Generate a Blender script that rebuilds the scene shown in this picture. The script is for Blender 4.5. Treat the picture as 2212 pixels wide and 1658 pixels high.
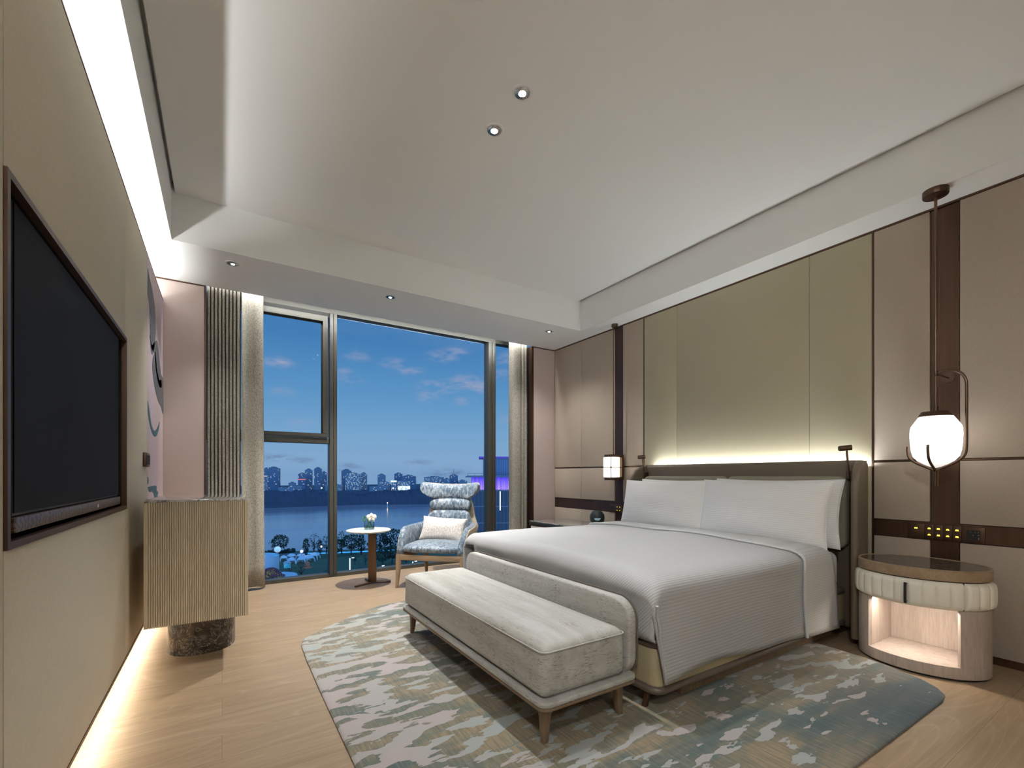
import bpy, bmesh, math, random
from mathutils import Vector, Matrix
from math import sin, cos, pi, radians as R
random.seed(7)
S = bpy.context.scene
C = S.collection
for o in list(bpy.data.objects): bpy.data.objects.remove(o)

# ------------------------------------------------------------------ camera
CAM_H = 1.10
F_PX = 982.5
YAW = math.atan2(626.0, 982.5)          # the camera looks this far to the right of +Y
cam = bpy.data.objects.new('camera', bpy.data.cameras.new('camera'))
C.objects.link(cam); S.camera = cam
cam.location = (0, 0, CAM_H)
cam.rotation_euler = (pi/2, 0, -YAW)
cam.data.sensor_width = 36.0
cam.data.lens = 36.0*F_PX/2212
cam.data.shift_y = (1026-829)/2212.0
cam.data.clip_start = 0.02; cam.data.clip_end = 4000

# ------------------------------------------------------------------ render look
S.view_settings.view_transform = 'Standard'
S.view_settings.look = 'None'
S.view_settings.gamma = 1.0
S.view_settings.exposure = 0.30
S.view_settings.use_curve_mapping = False

# ------------------------------------------------------------------ world: dusk sky with small clouds
def srgb(r, g, b):
    f = lambda c: (c/255/12.92 if c/255 <= .04045 else ((c/255+.055)/1.055)**2.4)
    return (f(r), f(g), f(b), 1)
W = bpy.data.worlds.new('dusk_sky'); S.world = W; W.use_nodes = True
nt = W.node_tree; N = nt.nodes; Lk = nt.links; N.clear()
def wn(t, **k):
    n = N.new(t)
    for a, b in k.items(): setattr(n, a, b)
    return n
wo = wn('ShaderNodeOutputWorld'); wb = wn('ShaderNodeBackground')
tc = wn('ShaderNodeTexCoord'); sep = wn('ShaderNodeSeparateXYZ')
Lk.new(tc.outputs['Generated'], sep.inputs[0])
ramp = wn('ShaderNodeValToRGB')
Lk.new(sep.outputs['Z'], ramp.inputs[0])
cr = ramp.color_ramp
while len(cr.elements) > 1: cr.elements.remove(cr.elements[0])
cr.elements[0].position = 0.0; cr.elements[0].color = srgb(128, 165, 205)
for p, c in ((0.03, (136, 172, 209)), (0.09, (122, 168, 209)), (0.17, (95, 152, 201)), (0.27, (72, 130, 186)), (0.40, (52, 108, 168)), (1.0, (70, 120, 185))):
    e = cr.elements.new(p); e.color = srgb(*c)
mp = wn('ShaderNodeMapping'); mp.inputs['Scale'].default_value = (9, 9, 24)
Lk.new(tc.outputs['Generated'], mp.inputs['Vector'])
nz = wn('ShaderNodeTexNoise'); nz.inputs['Scale'].default_value = 3.0; nz.inputs['Detail'].default_value = 6; nz.inputs['Roughness'].default_value = .62
Lk.new(mp.outputs[0], nz.inputs['Vector'])
blobs = [(0.089,.972,.216,.030,1),(.23,.943,.241,.028,.7),(.299,.926,.231,.03,.8),(.331,.918,.219,.03,.9),(.394,.884,.251,.035,.8),(.415,.872,.26,.03,.8),
         (.391,.901,.189,.045,1.0),(.439,.876,.199,.040,1.1),(.466,.864,.19,.034,1.1),(.218,.957,.192,.028,.7),(.204,.956,.211,.022,.6),(.375,.912,.169,.035,.8),
         (.516,.82,.248,.035,.9),(.098,.982,.162,.025,.5),(.438,.884,.161,.028,.7),(.524,.843,.122,.03,.5),(.136,.985,.102,.03,.5),(.51,.83,.215,.03,.8)]
low = [(.085,.995,.034,.035,1.1),(.13,.99,.03,.03,.8),(.227,.974,.02,.03,.9),(.357,.934,.028,.028,1.0),(.408,.913,.006,.045,1.0),(.20,.98,.008,.03,.7)]
def blobmask(lst, zs):
    acc = None
    for x, y, z, r, a in lst:
        sub = wn('ShaderNodeVectorMath', operation='SUBTRACT'); sub.inputs[1].default_value = (x, y, z)
        Lk.new(tc.outputs['Generated'], sub.inputs[0])
        mul = wn('ShaderNodeVectorMath', operation='MULTIPLY'); mul.inputs[1].default_value = (1/r, 1/r, zs/r)
        Lk.new(sub.outputs[0], mul.inputs[0])
        ln = wn('ShaderNodeVectorMath', operation='LENGTH'); Lk.new(mul.outputs[0], ln.inputs[0])
        mr = wn('ShaderNodeMapRange', interpolation_type='SMOOTHERSTEP'); mr.inputs[1].default_value = 1.6; mr.inputs[2].default_value = 0; mr.inputs[3].default_value = 0; mr.inputs[4].default_value = a
        Lk.new(ln.outputs['Value'], mr.inputs[0])
        if acc is None: acc = mr.outputs[0]
        else:
            ad = wn('ShaderNodeMath', operation='MAXIMUM'); Lk.new(acc, ad.inputs[0]); Lk.new(mr.outputs[0], ad.inputs[1]); acc = ad.outputs[0]
    th = wn('ShaderNodeMath', operation='MULTIPLY'); Lk.new(acc, th.inputs[0])
    ns = wn('ShaderNodeMapRange'); ns.inputs[1].default_value = .40; ns.inputs[2].default_value = .70
    Lk.new(nz.outputs['Fac'], ns.inputs[0]); Lk.new(ns.outputs[0], th.inputs[1])
    cl = wn('ShaderNodeClamp'); Lk.new(th.outputs[0], cl.inputs[0]); return cl.outputs[0]
m1 = wn('ShaderNodeMixRGB'); m1.inputs[2].default_value = srgb(158, 166, 196)
Lk.new(blobmask(blobs, 2.6), m1.inputs[0]); Lk.new(ramp.outputs[0], m1.inputs[1])
m2 = wn('ShaderNodeMixRGB'); m2.inputs[2].default_value = srgb(98, 118, 156)
Lk.new(blobmask(low, 4.5), m2.inputs[0]); Lk.new(m1.outputs[0], m2.inputs[1])
Lk.new(m2.outputs[0], wb.inputs[0]); wb.inputs[1].default_value = 0.95
gl_ = wn('ShaderNodeMapRange', interpolation_type='SMOOTHSTEP'); gl_.inputs[1].default_value = .35; gl_.inputs[2].default_value = -.5; gl_.inputs[3].default_value = .79; gl_.inputs[4].default_value = 2.9
Lk.new(sep.outputs['Y'], gl_.inputs[0]); Lk.new(gl_.outputs[0], wb.inputs[1])      # brighter unseen sky added behind the hotel to light the exterior
Lk.new(wb.outputs[0], wo.inputs[0])

# ------------------------------------------------------------------ lamps of the room and added fill spots
def area(name, loc, sx, sy, power, col, rot=(0, 0, 0)):
    l = bpy.data.lights.new(name, 'AREA'); l.shape = 'RECTANGLE'; l.size = sx; l.size_y = sy
    l.energy = power; l.color = col
    o = bpy.data.objects.new(name, l); C.objects.link(o); o.location = loc; o.rotation_euler = rot
    return o
def spot(name, loc, power, col, angle=70, blend=.6, r=.03, rot=(0, 0, 0)):
    l = bpy.data.lights.new(name, 'SPOT'); l.energy = power; l.color = col
    l.spot_size = R(angle); l.spot_blend = blend; l.shadow_soft_size = r
    o = bpy.data.objects.new(name, l); C.objects.link(o); o.location = loc; o.rotation_euler = rot
    return o
COVE = (1.0, 1.0, .99); WARM = (1.0, .90, .76)
# led strips hidden in the coves (area lamps shine along their local -Z)
area('cove_light_left', (-.500, 1.15, 2.575), .03, 7.3, 38, COVE, (pi, R(-12), 0))
area('floor_glow_left', (-.47, 1.15, .145), .03, 7.3, 42, (1, .88, .70), (0, R(-8), 0))
area('cove_light_headboard', (3.735, 2.24, 1.16), .025, 1.84, 10, (.92, .97, 1.0), (pi, 0, 0))
area('cove_light_window', (1.6, 4.895, 2.94), 3.6, .03, 24, COVE, (0, 0, 0))
area('nightstand_light', (3.33, .96, .366), .03, .36, 1.9, (1, .88, .76), (0, R(-12), 0))
# recessed ceiling spots: the two in the tray, the three in the soffit; then unseen fill spots added behind the camera
for x, y in ((1.337, 1.997), (1.344, 2.302)):
    spot('tray_spot', (x, y, 3.10), 86, (.98, .99, 1.0), 84, .55, .008)
for x, y, p in ((.071, 4.237, 40), (1.336, 4.232, 330), (3.0, 4.24, 72)):
    spot('soffit_spot', (x, y, 2.765), p, (1, .985, .955), 96 if x < 2 else 120, .8 if x < 2 else 1.0, .008)
for x, y, p, a in ((1.5, -1.6, 190, 0), (.15, -1.5, 260, 0), (2.9, -1.7, 170, 0), (.0, -1.9, 80, 48)):
    spot('rear_fill_spot', (x, y, 2.74), p, (.95, .985, 1.0), 82 if a == 0 else 140, .9, .05 if a == 0 else .12, (R(a), 0, 0))
sd_ = spot('aimed_fill_spot', (-.30, -.35, 2.74), 90, (.95, .985, 1.0), 100, 1.0, .10)  # unseen fill added to light the bed side, without a fixture
sd_.rotation_euler = Vector((2.7, 2.5, -2.0)).to_track_quat('-Z', 'Y').to_euler()

# ------------------------------------------------------------------ helpers: materials
def mat(name, col, rough=.6, metal=0, spec=.5, emis=None, estr=0, coat=0, sheen=0, fn=None):
    m = bpy.data.materials.new(name); m.use_nodes = True
    b = m.node_tree.nodes['Principled BSDF']
    b.inputs['Base Color'].default_value = (*col[:3], 1)
    b.inputs['Roughness'].default_value = rough
    b.inputs['Metallic'].default_value = metal
    b.inputs['Specular IOR Level'].default_value = spec
    if coat: b.inputs['Coat Weight'].default_value = coat
    if sheen:
        b.inputs['Sheen Weight'].default_value = sheen
    if emis: b.inputs['Emission Color'].default_value = (*emis[:3], 1); b.inputs['Emission Strength'].default_value = estr
    if fn: fn(NT(m.node_tree), b)
    return m
class NT:
    def __init__(s, t): s.t = t; s.n = t.nodes; s.l = t.links; s._tc = None
    def new(s, t, **k):
        n = s.n.new(t)
        for a, b in k.items(): setattr(n, a, b)
        return n
    def co(s, scale=(1, 1, 1), rot=(0, 0, 0), src='Object', loc=(0, 0, 0)):
        if s._tc is None: s._tc = s.new('ShaderNodeTexCoord')
        m = s.new('ShaderNodeMapping'); m.inputs['Scale'].default_value = scale; m.inputs['Rotation'].default_value = rot; m.inputs['Location'].default_value = loc
        s.l.new(s._tc.outputs[src], m.inputs['Vector']); return m.outputs[0]
    def noise(s, vec, scale=5, detail=4, rough=.55, dist=0):
        n = s.new('ShaderNodeTexNoise'); n.inputs['Scale'].default_value = scale; n.inputs['Detail'].default_value = detail
        n.inputs['Roughness'].default_value = rough; n.inputs['Distortion'].default_value = dist
        s.l.new(vec, n.inputs['Vector']); return n.outputs['Fac']
    def wave(s, vec, scale=5, dist=0, detail=2, dscale=1, axis='X', prof='SIN', kind='BANDS'):
        n = s.new('ShaderNodeTexWave', bands_direction=axis, wave_profile=prof, wave_type=kind)
        n.inputs['Scale'].default_value = scale; n.inputs['Distortion'].default_value = dist; n.inputs['Detail'].default_value = detail; n.inputs['Detail Scale'].default_value = dscale
        s.l.new(vec, n.inputs['Vector']); return n.outputs['Fac']
    def vor(s, vec, scale=5, feat='F1', out='Distance'):
        n = s.new('ShaderNodeTexVoronoi', feature=feat); n.inputs['Scale'].default_value = scale
        s.l.new(vec, n.inputs['Vector']); return n.outputs[out]
    def rng(s, fac, a, b, c=0, d=1):
        n = s.new('ShaderNodeMapRange'); n.inputs[1].default_value = a; n.inputs[2].default_value = b; n.inputs[3].default_value = c; n.inputs[4].default_value = d
        s.l.new(fac, n.inputs[0]); return n.outputs[0]
    def math(s, op, a, b=None):
        n = s.new('ShaderNodeMath', operation=op)
        for i, v in enumerate((a, b)):
            if v is None: continue
            if isinstance(v, (int, float)): n.inputs[i].default_value = v
            else: s.l.new(v, n.inputs[i])
        return n.outputs[0]
    def mix(s, fac, a, b, typ='MIX'):
        n = s.new('ShaderNodeMixRGB', blend_type=typ)
        for i, v in ((0, fac), (1, a), (2, b)):
            if isinstance(v, (int, float)): n.inputs[i].default_value = v
            elif isinstance(v, tuple): n.inputs[i].default_value = (*v[:3], 1)
            else: s.l.new(v, n.inputs[i])
        return n.outputs[0]
    def sep(s, vec):
        n = s.new('ShaderNodeSeparateXYZ'); s.l.new(vec, n.inputs[0]); return n.outputs
    def bump(s, b, h, st=.2, dist=.01):
        n = s.new('ShaderNodeBump'); n.inputs['Strength'].default_value = st; n.inputs['Distance'].default_value = dist
        s.l.new(h, n.inputs['Height']); s.l.new(n.outputs[0], b.inputs['Normal'])
    def to(s, v, b, name='Base Color'): s.l.new(v, b.inputs[name])

def f_fabric(c1, c2, sc=260, bs=.12):
    def fn(t, b):
        v = t.co((1, 1, 1)); w = t.noise(t.co((sc, sc, sc*.25)), 1, 2); w2 = t.noise(t.co((sc*.25, sc*.25, sc)), 1, 2)
        m = t.math('MULTIPLY', t.math('ADD', w, w2), .5); big = t.noise(v, 1.6, 3)
        t.to(t.mix(t.rng(t.math('ADD', t.math('MULTIPLY', m, .7), t.math('MULTIPLY', big, .3)), .35, .65), c1, c2), b)
        t.bump(b, m, bs, .002)
    return fn
def fab(name, c, d=.12, rough=.85, sc=260, bs=.15, sheen=.0):
    c1 = tuple(x*(1-d) for x in c); c2 = tuple(min(1, x*(1+d)) for x in c)
    return mat(name, c, rough, sheen=sheen, fn=f_fabric(c1, c2, sc, bs))
M = {}
M['ceiling'] = mat('ceiling_paint', (.80, .81, .80), .9, fn=lambda t, b: t.bump(b, t.noise(t.co(), 90, 3), .03, .002))
M['panel_beige'] = fab('beige_woven_wallcovering', (.58, .52, .40), .07)
M['panel_taupe'] = fab('taupe_linen_panel', (.40, .33, .265), .07)
M['panel_olive'] = mat('olive_leather_panel', (.40, .355, .245), .55, fn=lambda t, b: t.bump(b, t.noise(t.co(), 170, 3), .25, .002))
M['pink'] = fab('blush_wallcovering', (.50, .41, .375), .05)
M['backing'] = mat('wall_plaster', (.55, .54, .5), .9)
M['dark_gap'] = mat('shadow_gap_black', (.01, .008, .007), .6)
def f_bronze(t, b):
    n = t.noise(t.co((60, 60, 2.0)), 1, 3)
    t.to(t.mix(n, (.085, .048, .033), (.15, .09, .062)), b)
    t.to(t.rng(n, 0, 1, .30, .44), b, 'Roughness')
M['bronze'] = mat('brushed_dark_bronze', (.11, .07, .05), .36, .9, fn=f_bronze)
M['bronze_light'] = mat('satin_bronze_tube', (.15, .095, .066), .32, .95, fn=lambda t, b: t.to(t.rng(t.noise(t.co(), 40, 2), 0, 1, .25, .38), b, 'Roughness'))
M['bronze_plum'] = mat('plum_tinted_bronze', (.07, .04, .038), .4, .6, fn=lambda t, b: t.to(t.mix(t.noise(t.co((30, 30, 2)), 1, 2), (.05, .03, .028), (.09, .05, .045)), b))
def f_wood(c1, c2, c3, plank=None, sc=1.0, axis='X'):
    def fn(t, b):
        v = t.co()
        st = (1.2*sc, 14*sc, 14*sc) if axis == 'X' else ((14*sc, 14*sc, 1.2*sc) if axis == 'Z' else (14*sc, 1.2*sc, 14*sc))
        g = t.noise(t.co(st), 1.6, 6, .6, .6)
        st2 = tuple(x*5 for x in st)
        fine = t.noise(t.co(st2), 1.8, 3, .6)
        col = t.mix(t.rng(g, .3, .7), c1, c2)
        col = t.mix(t.math('MULTIPLY', t.rng(fine, .45, .7), .45), col, c3)
        t.to(col, b); t.bump(b, fine, .06, .001)
    return fn
def f_floor(t, b):
    v = t.co()
    br = t.new('ShaderNodeTexBrick'); t.l.new(v, br.inputs['Vector'])
    br.offset = .37; br.inputs['Scale'].default_value = 1; br.inputs['Brick Width'].default_value = 2.1; br.inputs['Row Height'].default_value = .19
    br.inputs['Mortar Size'].default_value = .0012; br.inputs['Mortar Smooth'].default_value = .4
    br.inputs['Color1'].default_value = (0, 0, 0, 1); br.inputs['Color2'].default_value = (1, 1, 1, 1); br.inputs['Mortar'].default_value = (.5, .5, .5, 1)
    plank = t.mix(0.0, br.outputs['Color'], (0, 0, 0))
    # shift the grain from plank to plank
    add = t.new('ShaderNodeVectorMath', operation='MULTIPLY_ADD'); t.l.new(plank, add.inputs[0]); add.inputs[1].default_value = (7.3, 3.1, 0); t.l.new(v, add.inputs[2])
    mp = t.new('ShaderNodeMapping'); mp.inputs['Scale'].default_value = (1.1, 11, 1); t.l.new(add.outputs[0], mp.inputs[0])
    g = t.noise(mp.outputs[0], 1.3, 5, .6, 1.1)
    mp2 = t.new('ShaderNodeMapping'); mp2.inputs['Scale'].default_value = (.55, 3.2, 1); t.l.new(add.outputs[0], mp2.inputs[0])
    rings = t.math('FRACT', t.math('MULTIPLY', t.noise(mp2.outputs[0], .9, 1.2, .4, .3), 22))
    ringm = t.rng(t.math('ABSOLUTE', t.math('SUBTRACT', rings, .5)), .36, .5)
    mp3 = t.new('ShaderNodeMapping'); mp3.inputs['Scale'].default_value = (6, 160, 1); t.l.new(add.outputs[0], mp3.inputs[0])
    fine = t.noise(mp3.outputs[0], 1, 3)
    col = t.mix(t.rng(g, .3, .7), (.25, .176, .106), (.33, .238, .148))
    col = t.mix(t.math('MULTIPLY', ringm, .22), col, (.50, .37, .26))
    col = t.mix(t.math('MULTIPLY', t.rng(fine, .4, .7), .3), col, (.27, .175, .105))
    col = t.mix(t.math('MULTIPLY', plank, .12), col, (.26, .165, .10))
    col = t.mix(t.math('MULTIPLY', br.outputs['Fac'], .5), col, (.09, .055, .035))
    t.to(col, b); t.to(t.rng(fine, .3, .7, .42, .54), b, 'Roughness')
    t.bump(b, t.math('SUBTRACT', t.math('MULTIPLY', fine, .25), br.outputs['Fac']), .12, .0015)
M['floor'] = mat('oak_plank_floor', (.4, .27, .17), .48, spec=.3, fn=f_floor)
M['oak'] = mat('light_oak', (.36, .25, .16), .5, fn=f_wood((.30, .20, .12), (.42, .30, .19), (.22, .14, .08), axis='Z'))
M['oak_h'] = mat('oak_rail', (.36, .25, .16), .45, fn=f_wood((.28, .19, .11), (.38, .27, .17), (.2, .13, .08), axis='X'))
M['greyoak'] = mat('grey_washed_oak', (.42, .34, .28), .55, fn=f_wood((.38, .31, .26), (.50, .42, .36), (.28, .22, .18), axis='Z'))
M['walnut'] = mat('brown_stained_oak', (.2, .13, .08), .5, fn=f_wood((.15, .098, .058), (.22, .15, .092), (.10, .063, .038), axis='Z'))
M['ribwood'] = mat('ribbed_taupe_oak', (.36, .30, .2), .5, fn=f_wood((.47, .395, .275), (.52, .44, .31), (.42, .35, .24), axis='Z'))
def f_marble(base, dark, vein, sc=3.0, vs=2.2):
    def fn(t, b):
        v = t.co(); n1 = t.noise(v, sc*2.2, 7, .62, 1.6); n2 = t.noise(t.co((1, 1.6, 1)), sc*1.6, 6, .6, 2.4)
        col = t.mix(t.rng(n1, .35, .62), base, dark)
        ve = t.rng(t.math('ABSOLUTE', t.math('SUBTRACT', n2, .5)), .0, .028*vs, 1, 0)
        t.to(t.mix(t.math('MULTIPLY', ve, .8), col, vein), b)
    return fn
M['marble_grey'] = mat('grey_marble', (.3, .28, .26), .08, coat=.4, fn=f_marble((.36, .34, .32), (.13, .12, .11), (.62, .60, .57), 4))
M['marble_dark'] = mat('dark_brown_marble', (.05, .04, .035), .14, spec=.35, fn=f_marble((.085, .068, .055), (.022, .018, .016), (.42, .36, .29), 7, .8))
M['marble_white'] = mat('white_marble', (.8, .78, .73), .15, coat=.2, fn=f_marble((.82, .81, .77), (.72, .70, .66), (.35, .31, .26), 5, .6))
def f_linen(axis):
    def fn(t, b):
        v = t.co(); s = t.sep(v)
        w = t.wave(v, 22, .35, 1, 1, axis)
        t.bump(b, t.math('ADD', w, t.math('MULTIPLY', t.noise(v, 8, 3), 1.2)), .28, .0025)
        t.to(t.mix(w, (.78, .78, .77), (.85, .85, .84)), b)
    return fn
M['linen_z'] = mat('white_ribbed_linen', (.76, .76, .75), .75, fn=f_linen('Z'))
M['sheet'] = mat('white_striped_sheet', (.76, .76, .75), .75, fn=f_linen('Z'))
def f_duvet(t, b):
    v = t.co(); s = t.sep(v)
    # stripes run parallel to the headboard wall side, as woven: along X on top and side, along Z on the foot
    w = t.wave(v, 20, .3, 1, 1, 'DIAGONAL')
    yz = t.math('ADD', t.math('MULTIPLY', s[1], 1.0), t.math('MULTIPLY', s[2], 1.0))
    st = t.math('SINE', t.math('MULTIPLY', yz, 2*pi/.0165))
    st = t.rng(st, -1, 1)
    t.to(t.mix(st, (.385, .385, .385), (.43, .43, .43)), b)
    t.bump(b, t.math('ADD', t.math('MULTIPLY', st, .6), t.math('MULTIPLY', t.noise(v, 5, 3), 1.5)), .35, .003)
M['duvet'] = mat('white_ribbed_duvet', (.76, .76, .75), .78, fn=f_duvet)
M['cuff'] = mat('white_ribbed_cuff', (.5, .5, .5), .78, fn=lambda t, b: (t.bump(b, t.wave(t.co(), 22, .35, 1, 1, 'Z'), .2, .002), t.to(t.mix(t.wave(t.co(), 22, .35, 1, 1, 'Z'), (.50, .50, .495), (.56, .56, .555)), b)))
def f_bench(t, b):
    v = t.co(); nrm = t.new('ShaderNodeTexCoord'); up = t.math('GREATER_THAN', t.sep(nrm.outputs['Normal'])[2], .7)
    d1 = t.noise(t.co((48, 34, 420)), 1, 1, .5); d2 = t.noise(t.co((330, 26, 90)), 1, 1, .5)
    gate = t.rng(t.noise(t.co((7, 7, 7)), 1.4, 3), .35, .62)
    sp = t.mix(up, t.rng(d1, .575, .65), t.math('MULTIPLY', t.rng(d2, .60, .68), .7))
    big = t.noise(t.co((9, .9, 9)), 1.4, 4, .6, .2); tone = t.noise(v, 3, 2)
    col = t.mix(t.rng(big, .35, .65), (.32, .306, .27), (.45, .446, .42))
    col = t.mix(t.math('MULTIPLY', t.rng(tone, .4, .6), .25), col, (.36, .345, .30))
    col = t.mix(t.math('MULTIPLY', sp, t.math('MULTIPLY', gate, .85)), col, (.12, .105, .085))
    t.to(col, b); t.to(t.rng(big, .3, .7, .8, .6), b, 'Roughness')
    t.bump(b, t.math('ADD', t.noise(v, 220, 2), t.math('MULTIPLY', big, 1.2)), .12, .002)
M['bench'] = mat('flecked_silver_beige_velvet', (.45, .43, .38), .65, sheen=.15, fn=f_bench)
def f_chairfab(t, b):
    v = t.co(); n = t.noise(t.co((2.2, 2.2, 1.0)), 19, 10, .78, .4); big = t.noise(v, 4, 3)
    k = t.rng(t.math('ADD', t.math('MULTIPLY', n, .8), t.math('MULTIPLY', big, .2)), .46, .58)
    col = t.mix(k, (.045, .085, .13), (.33, .375, .42))
    t.to(col, b); t.to(t.rng(k, 0, 1, .6, .38), b, 'Roughness'); t.bump(b, t.math('ADD', n, t.math('MULTIPLY', t.wave(t.co((1, 1, .12)), 26, 9, 3), .12)), .35, .006)
M['chairfab'] = mat('blue_silver_crushed_velvet', (.25, .3, .35), .5, sheen=.3, fn=f_chairfab)
M['piping'] = mat('beige_piping', (.42, .37, .27), .7, fn=f_fabric((.38, .33, .24), (.46, .41, .3)))
M['cushion'] = mat('champagne_velvet', (.55, .5, .46), .5, sheen=.3, fn=lambda t, b: (t.to(t.mix(t.rng(t.noise(t.co((1, 1, .6)), 90, 5, .7), .4, .62), (.42, .38, .345), (.70, .66, .63)), b), t.bump(b, t.noise(t.co(), 30, 4), .2, .004)))
def f_curtain(t, b):
    v = t.co((170, 170, 75)); n = t.noise(v, 1, 3, .7); n2 = t.vor(t.co((260, 260, 110)), 1)
    col = t.mix(t.rng(n, .44, .60), (.33, .305, .255), (.13, .12, .10))
    t.to(t.mix(t.math('MULTIPLY', t.rng(n2, 0, .8), .25), col, (.5, .48, .42)), b)
    b.inputs['Transmission Weight'].default_value = 0
M['curtain'] = mat('flecked_beige_curtain', (.36, .33, .27), .85, fn=f_curtain)
M['leather_sand'] = mat('sand_leather', (.42, .35, .215), .42, fn=lambda t, b: t.bump(b, t.noise(t.co(), 220, 2), .08, .001))
M['leather_taupe'] = mat('taupe_leather', (.15, .118, .082), .48, fn=lambda t, b: t.bump(b, t.noise(t.co(), 200, 2), .1, .001))
M['leather_roll'] = mat('brown_leather_roll', (.125, .098, .075), .35, fn=lambda t, b: t.bump(b, t.noise(t.co(), 200, 2), .08, .001))
M['pad'] = mat('pale_olive_pad', (.29, .262, .195), .6, fn=lambda t, b: t.bump(b, t.noise(t.co(), 120, 3), .1, .002))
M['leather_cream'] = mat('cream_leather', (.82, .77, .66), .42, fn=lambda t, b: t.bump(b, t.noise(t.co(), 160, 2), .08, .001))
M['black'] = mat('matt_black', (.012, .012, .012), .5, fn=lambda t, b: t.bump(b, t.noise(t.co(), 80, 2), .05, .001))
M['screen'] = mat('tv_screen_glass', (.020, .0185, .017), .6, spec=.06, fn=lambda t, b: t.to(t.rng(t.noise(t.co(), 2, 1), 0, 1, .55, .62), b, 'Roughness'))
def f_bar(t, b):
    w = t.wave(t.co((1, 5, 18)), 2.2, 9, 2, 1.5, 'Y'); t.to(t.mix(t.rng(w, .3, .6), (.20, .145, .105), (.11, .078, .055)), b)
M['tvbar'] = mat('polished_bronze_bar', (.2, .15, .1), .35, .4, fn=f_bar)
M['frame'] = mat('grey_bronze_aluminium', (.07, .068, .057), .5, .3, fn=lambda t, b: t.to(t.rng(t.noise(t.co(), 30, 2), 0, 1, .38, .46), b, 'Roughness'))
M['gasket'] = mat('black_gasket', (.015, .015, .013), .6)
def f_globe(t, b):
    z = t.sep(t.co())[2]; k = t.rng(t.math('ABSOLUTE', t.math('SUBTRACT', z, 1.325)), 0, .17, 2.1, .62)
    t.to(k, b, 'Emission Strength'); t.to(t.mix(t.noise(t.co(), 6, 2), (.88, .88, .86), (.93, .93, .91)), b)
M['globe'] = mat('opal_glass_lit', (.9, .9, .88), .3, emis=(1, .975, .93), estr=3.2, fn=f_globe)
def f_pane_lamp(t, b):
    n = t.noise(t.co(), 18, 4, .6, 1.5); v = t.rng(t.math('ABSOLUTE', t.math('SUBTRACT', n, .52)), 0, .02, 1, 0)
    m = t.math('MULTIPLY', v, t.rng(t.noise(t.co(), 9, 1), .52, .58))
    c = t.mix(t.math('MULTIPLY', m, .9), (1, .97, .88), (.55, .55, .20)); t.to(c, b, 'Emission Color'); t.to(c, b)
M['lantern'] = mat('alabaster_shade_lit', (.9, .88, .8), .3, emis=(1, .96, .86), estr=1.3, fn=f_pane_lamp)
M['lens'] = mat('downlight_lens_lit', (1, 1, 1), .3, emis=(1, .97, .92), estr=30)
M['chrome'] = mat('polished_reflector', (.6, .6, .6), .12, 1.0, fn=lambda t, b: t.to(t.rng(t.wave(t.co(), 60, 0), 0, 1, .08, .3), b, 'Roughness'))
M['white_trim'] = mat('white_enamel', (.75, .75, .74), .5)
M['amber'] = mat('amber_icon_lit', (.9, .7, .1), .5, emis=(1, .72, .08), estr=1.6)
def glass(name, tint=(1, 1, 1), refl=.10):
    m = bpy.data.materials.new(name); m.use_nodes = True; t = m.node_tree; t.nodes.clear()
    o = t.nodes.new('ShaderNodeOutputMaterial'); mx = t.nodes.new('ShaderNodeMixShader'); tr = t.nodes.new('ShaderNodeBsdfTransparent'); gl = t.nodes.new('ShaderNodeBsdfGlossy')
    fr = t.nodes.new('ShaderNodeFresnel'); fr.inputs[0].default_value = 1.35; mu = t.nodes.new('ShaderNodeMath'); mu.operation = 'MULTIPLY'; mu.inputs[1].default_value = refl*4
    tr.inputs[0].default_value = (*tint, 1); gl.inputs['Roughness'].default_value = .01
    t.links.new(fr.outputs[0], mu.inputs[0]); t.links.new(mu.outputs[0], mx.inputs[0]); t.links.new(tr.outputs[0], mx.inputs[1]); t.links.new(gl.outputs[0], mx.inputs[2]); t.links.new(mx.outputs[0], o.inputs[0])
    return m
M['pane'] = glass('window_glass', (.97, .985, .99), .035)
M['vase'] = glass('vase_glass', (.90, .93, .91), .10)
M['water_vase'] = glass('vase_water', (.75, .78, .74), .08)
M['petal'] = mat('white_petal', (.85, .85, .83), .5, sheen=.2)
M['petal_mid'] = mat('yellow_orchid_lip', (.7, .5, .08), .5)
M['leaf'] = mat('fresh_green_leaf', (.06, .22, .03), .5, fn=lambda t, b: t.to(t.mix(t.noise(t.co(), 60, 2), (.04, .17, .02), (.10, .30, .05)), b))
M['radio'] = mat('dark_teal_fabric_shell', (.02, .028, .032), .6, fn=lambda t, b: t.bump(b, t.noise(t.co(), 300, 2), .2, .001))
M['display'] = mat('clock_display', (.03, .05, .06), .15, emis=(.35, .55, .65), estr=.35)
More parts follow.
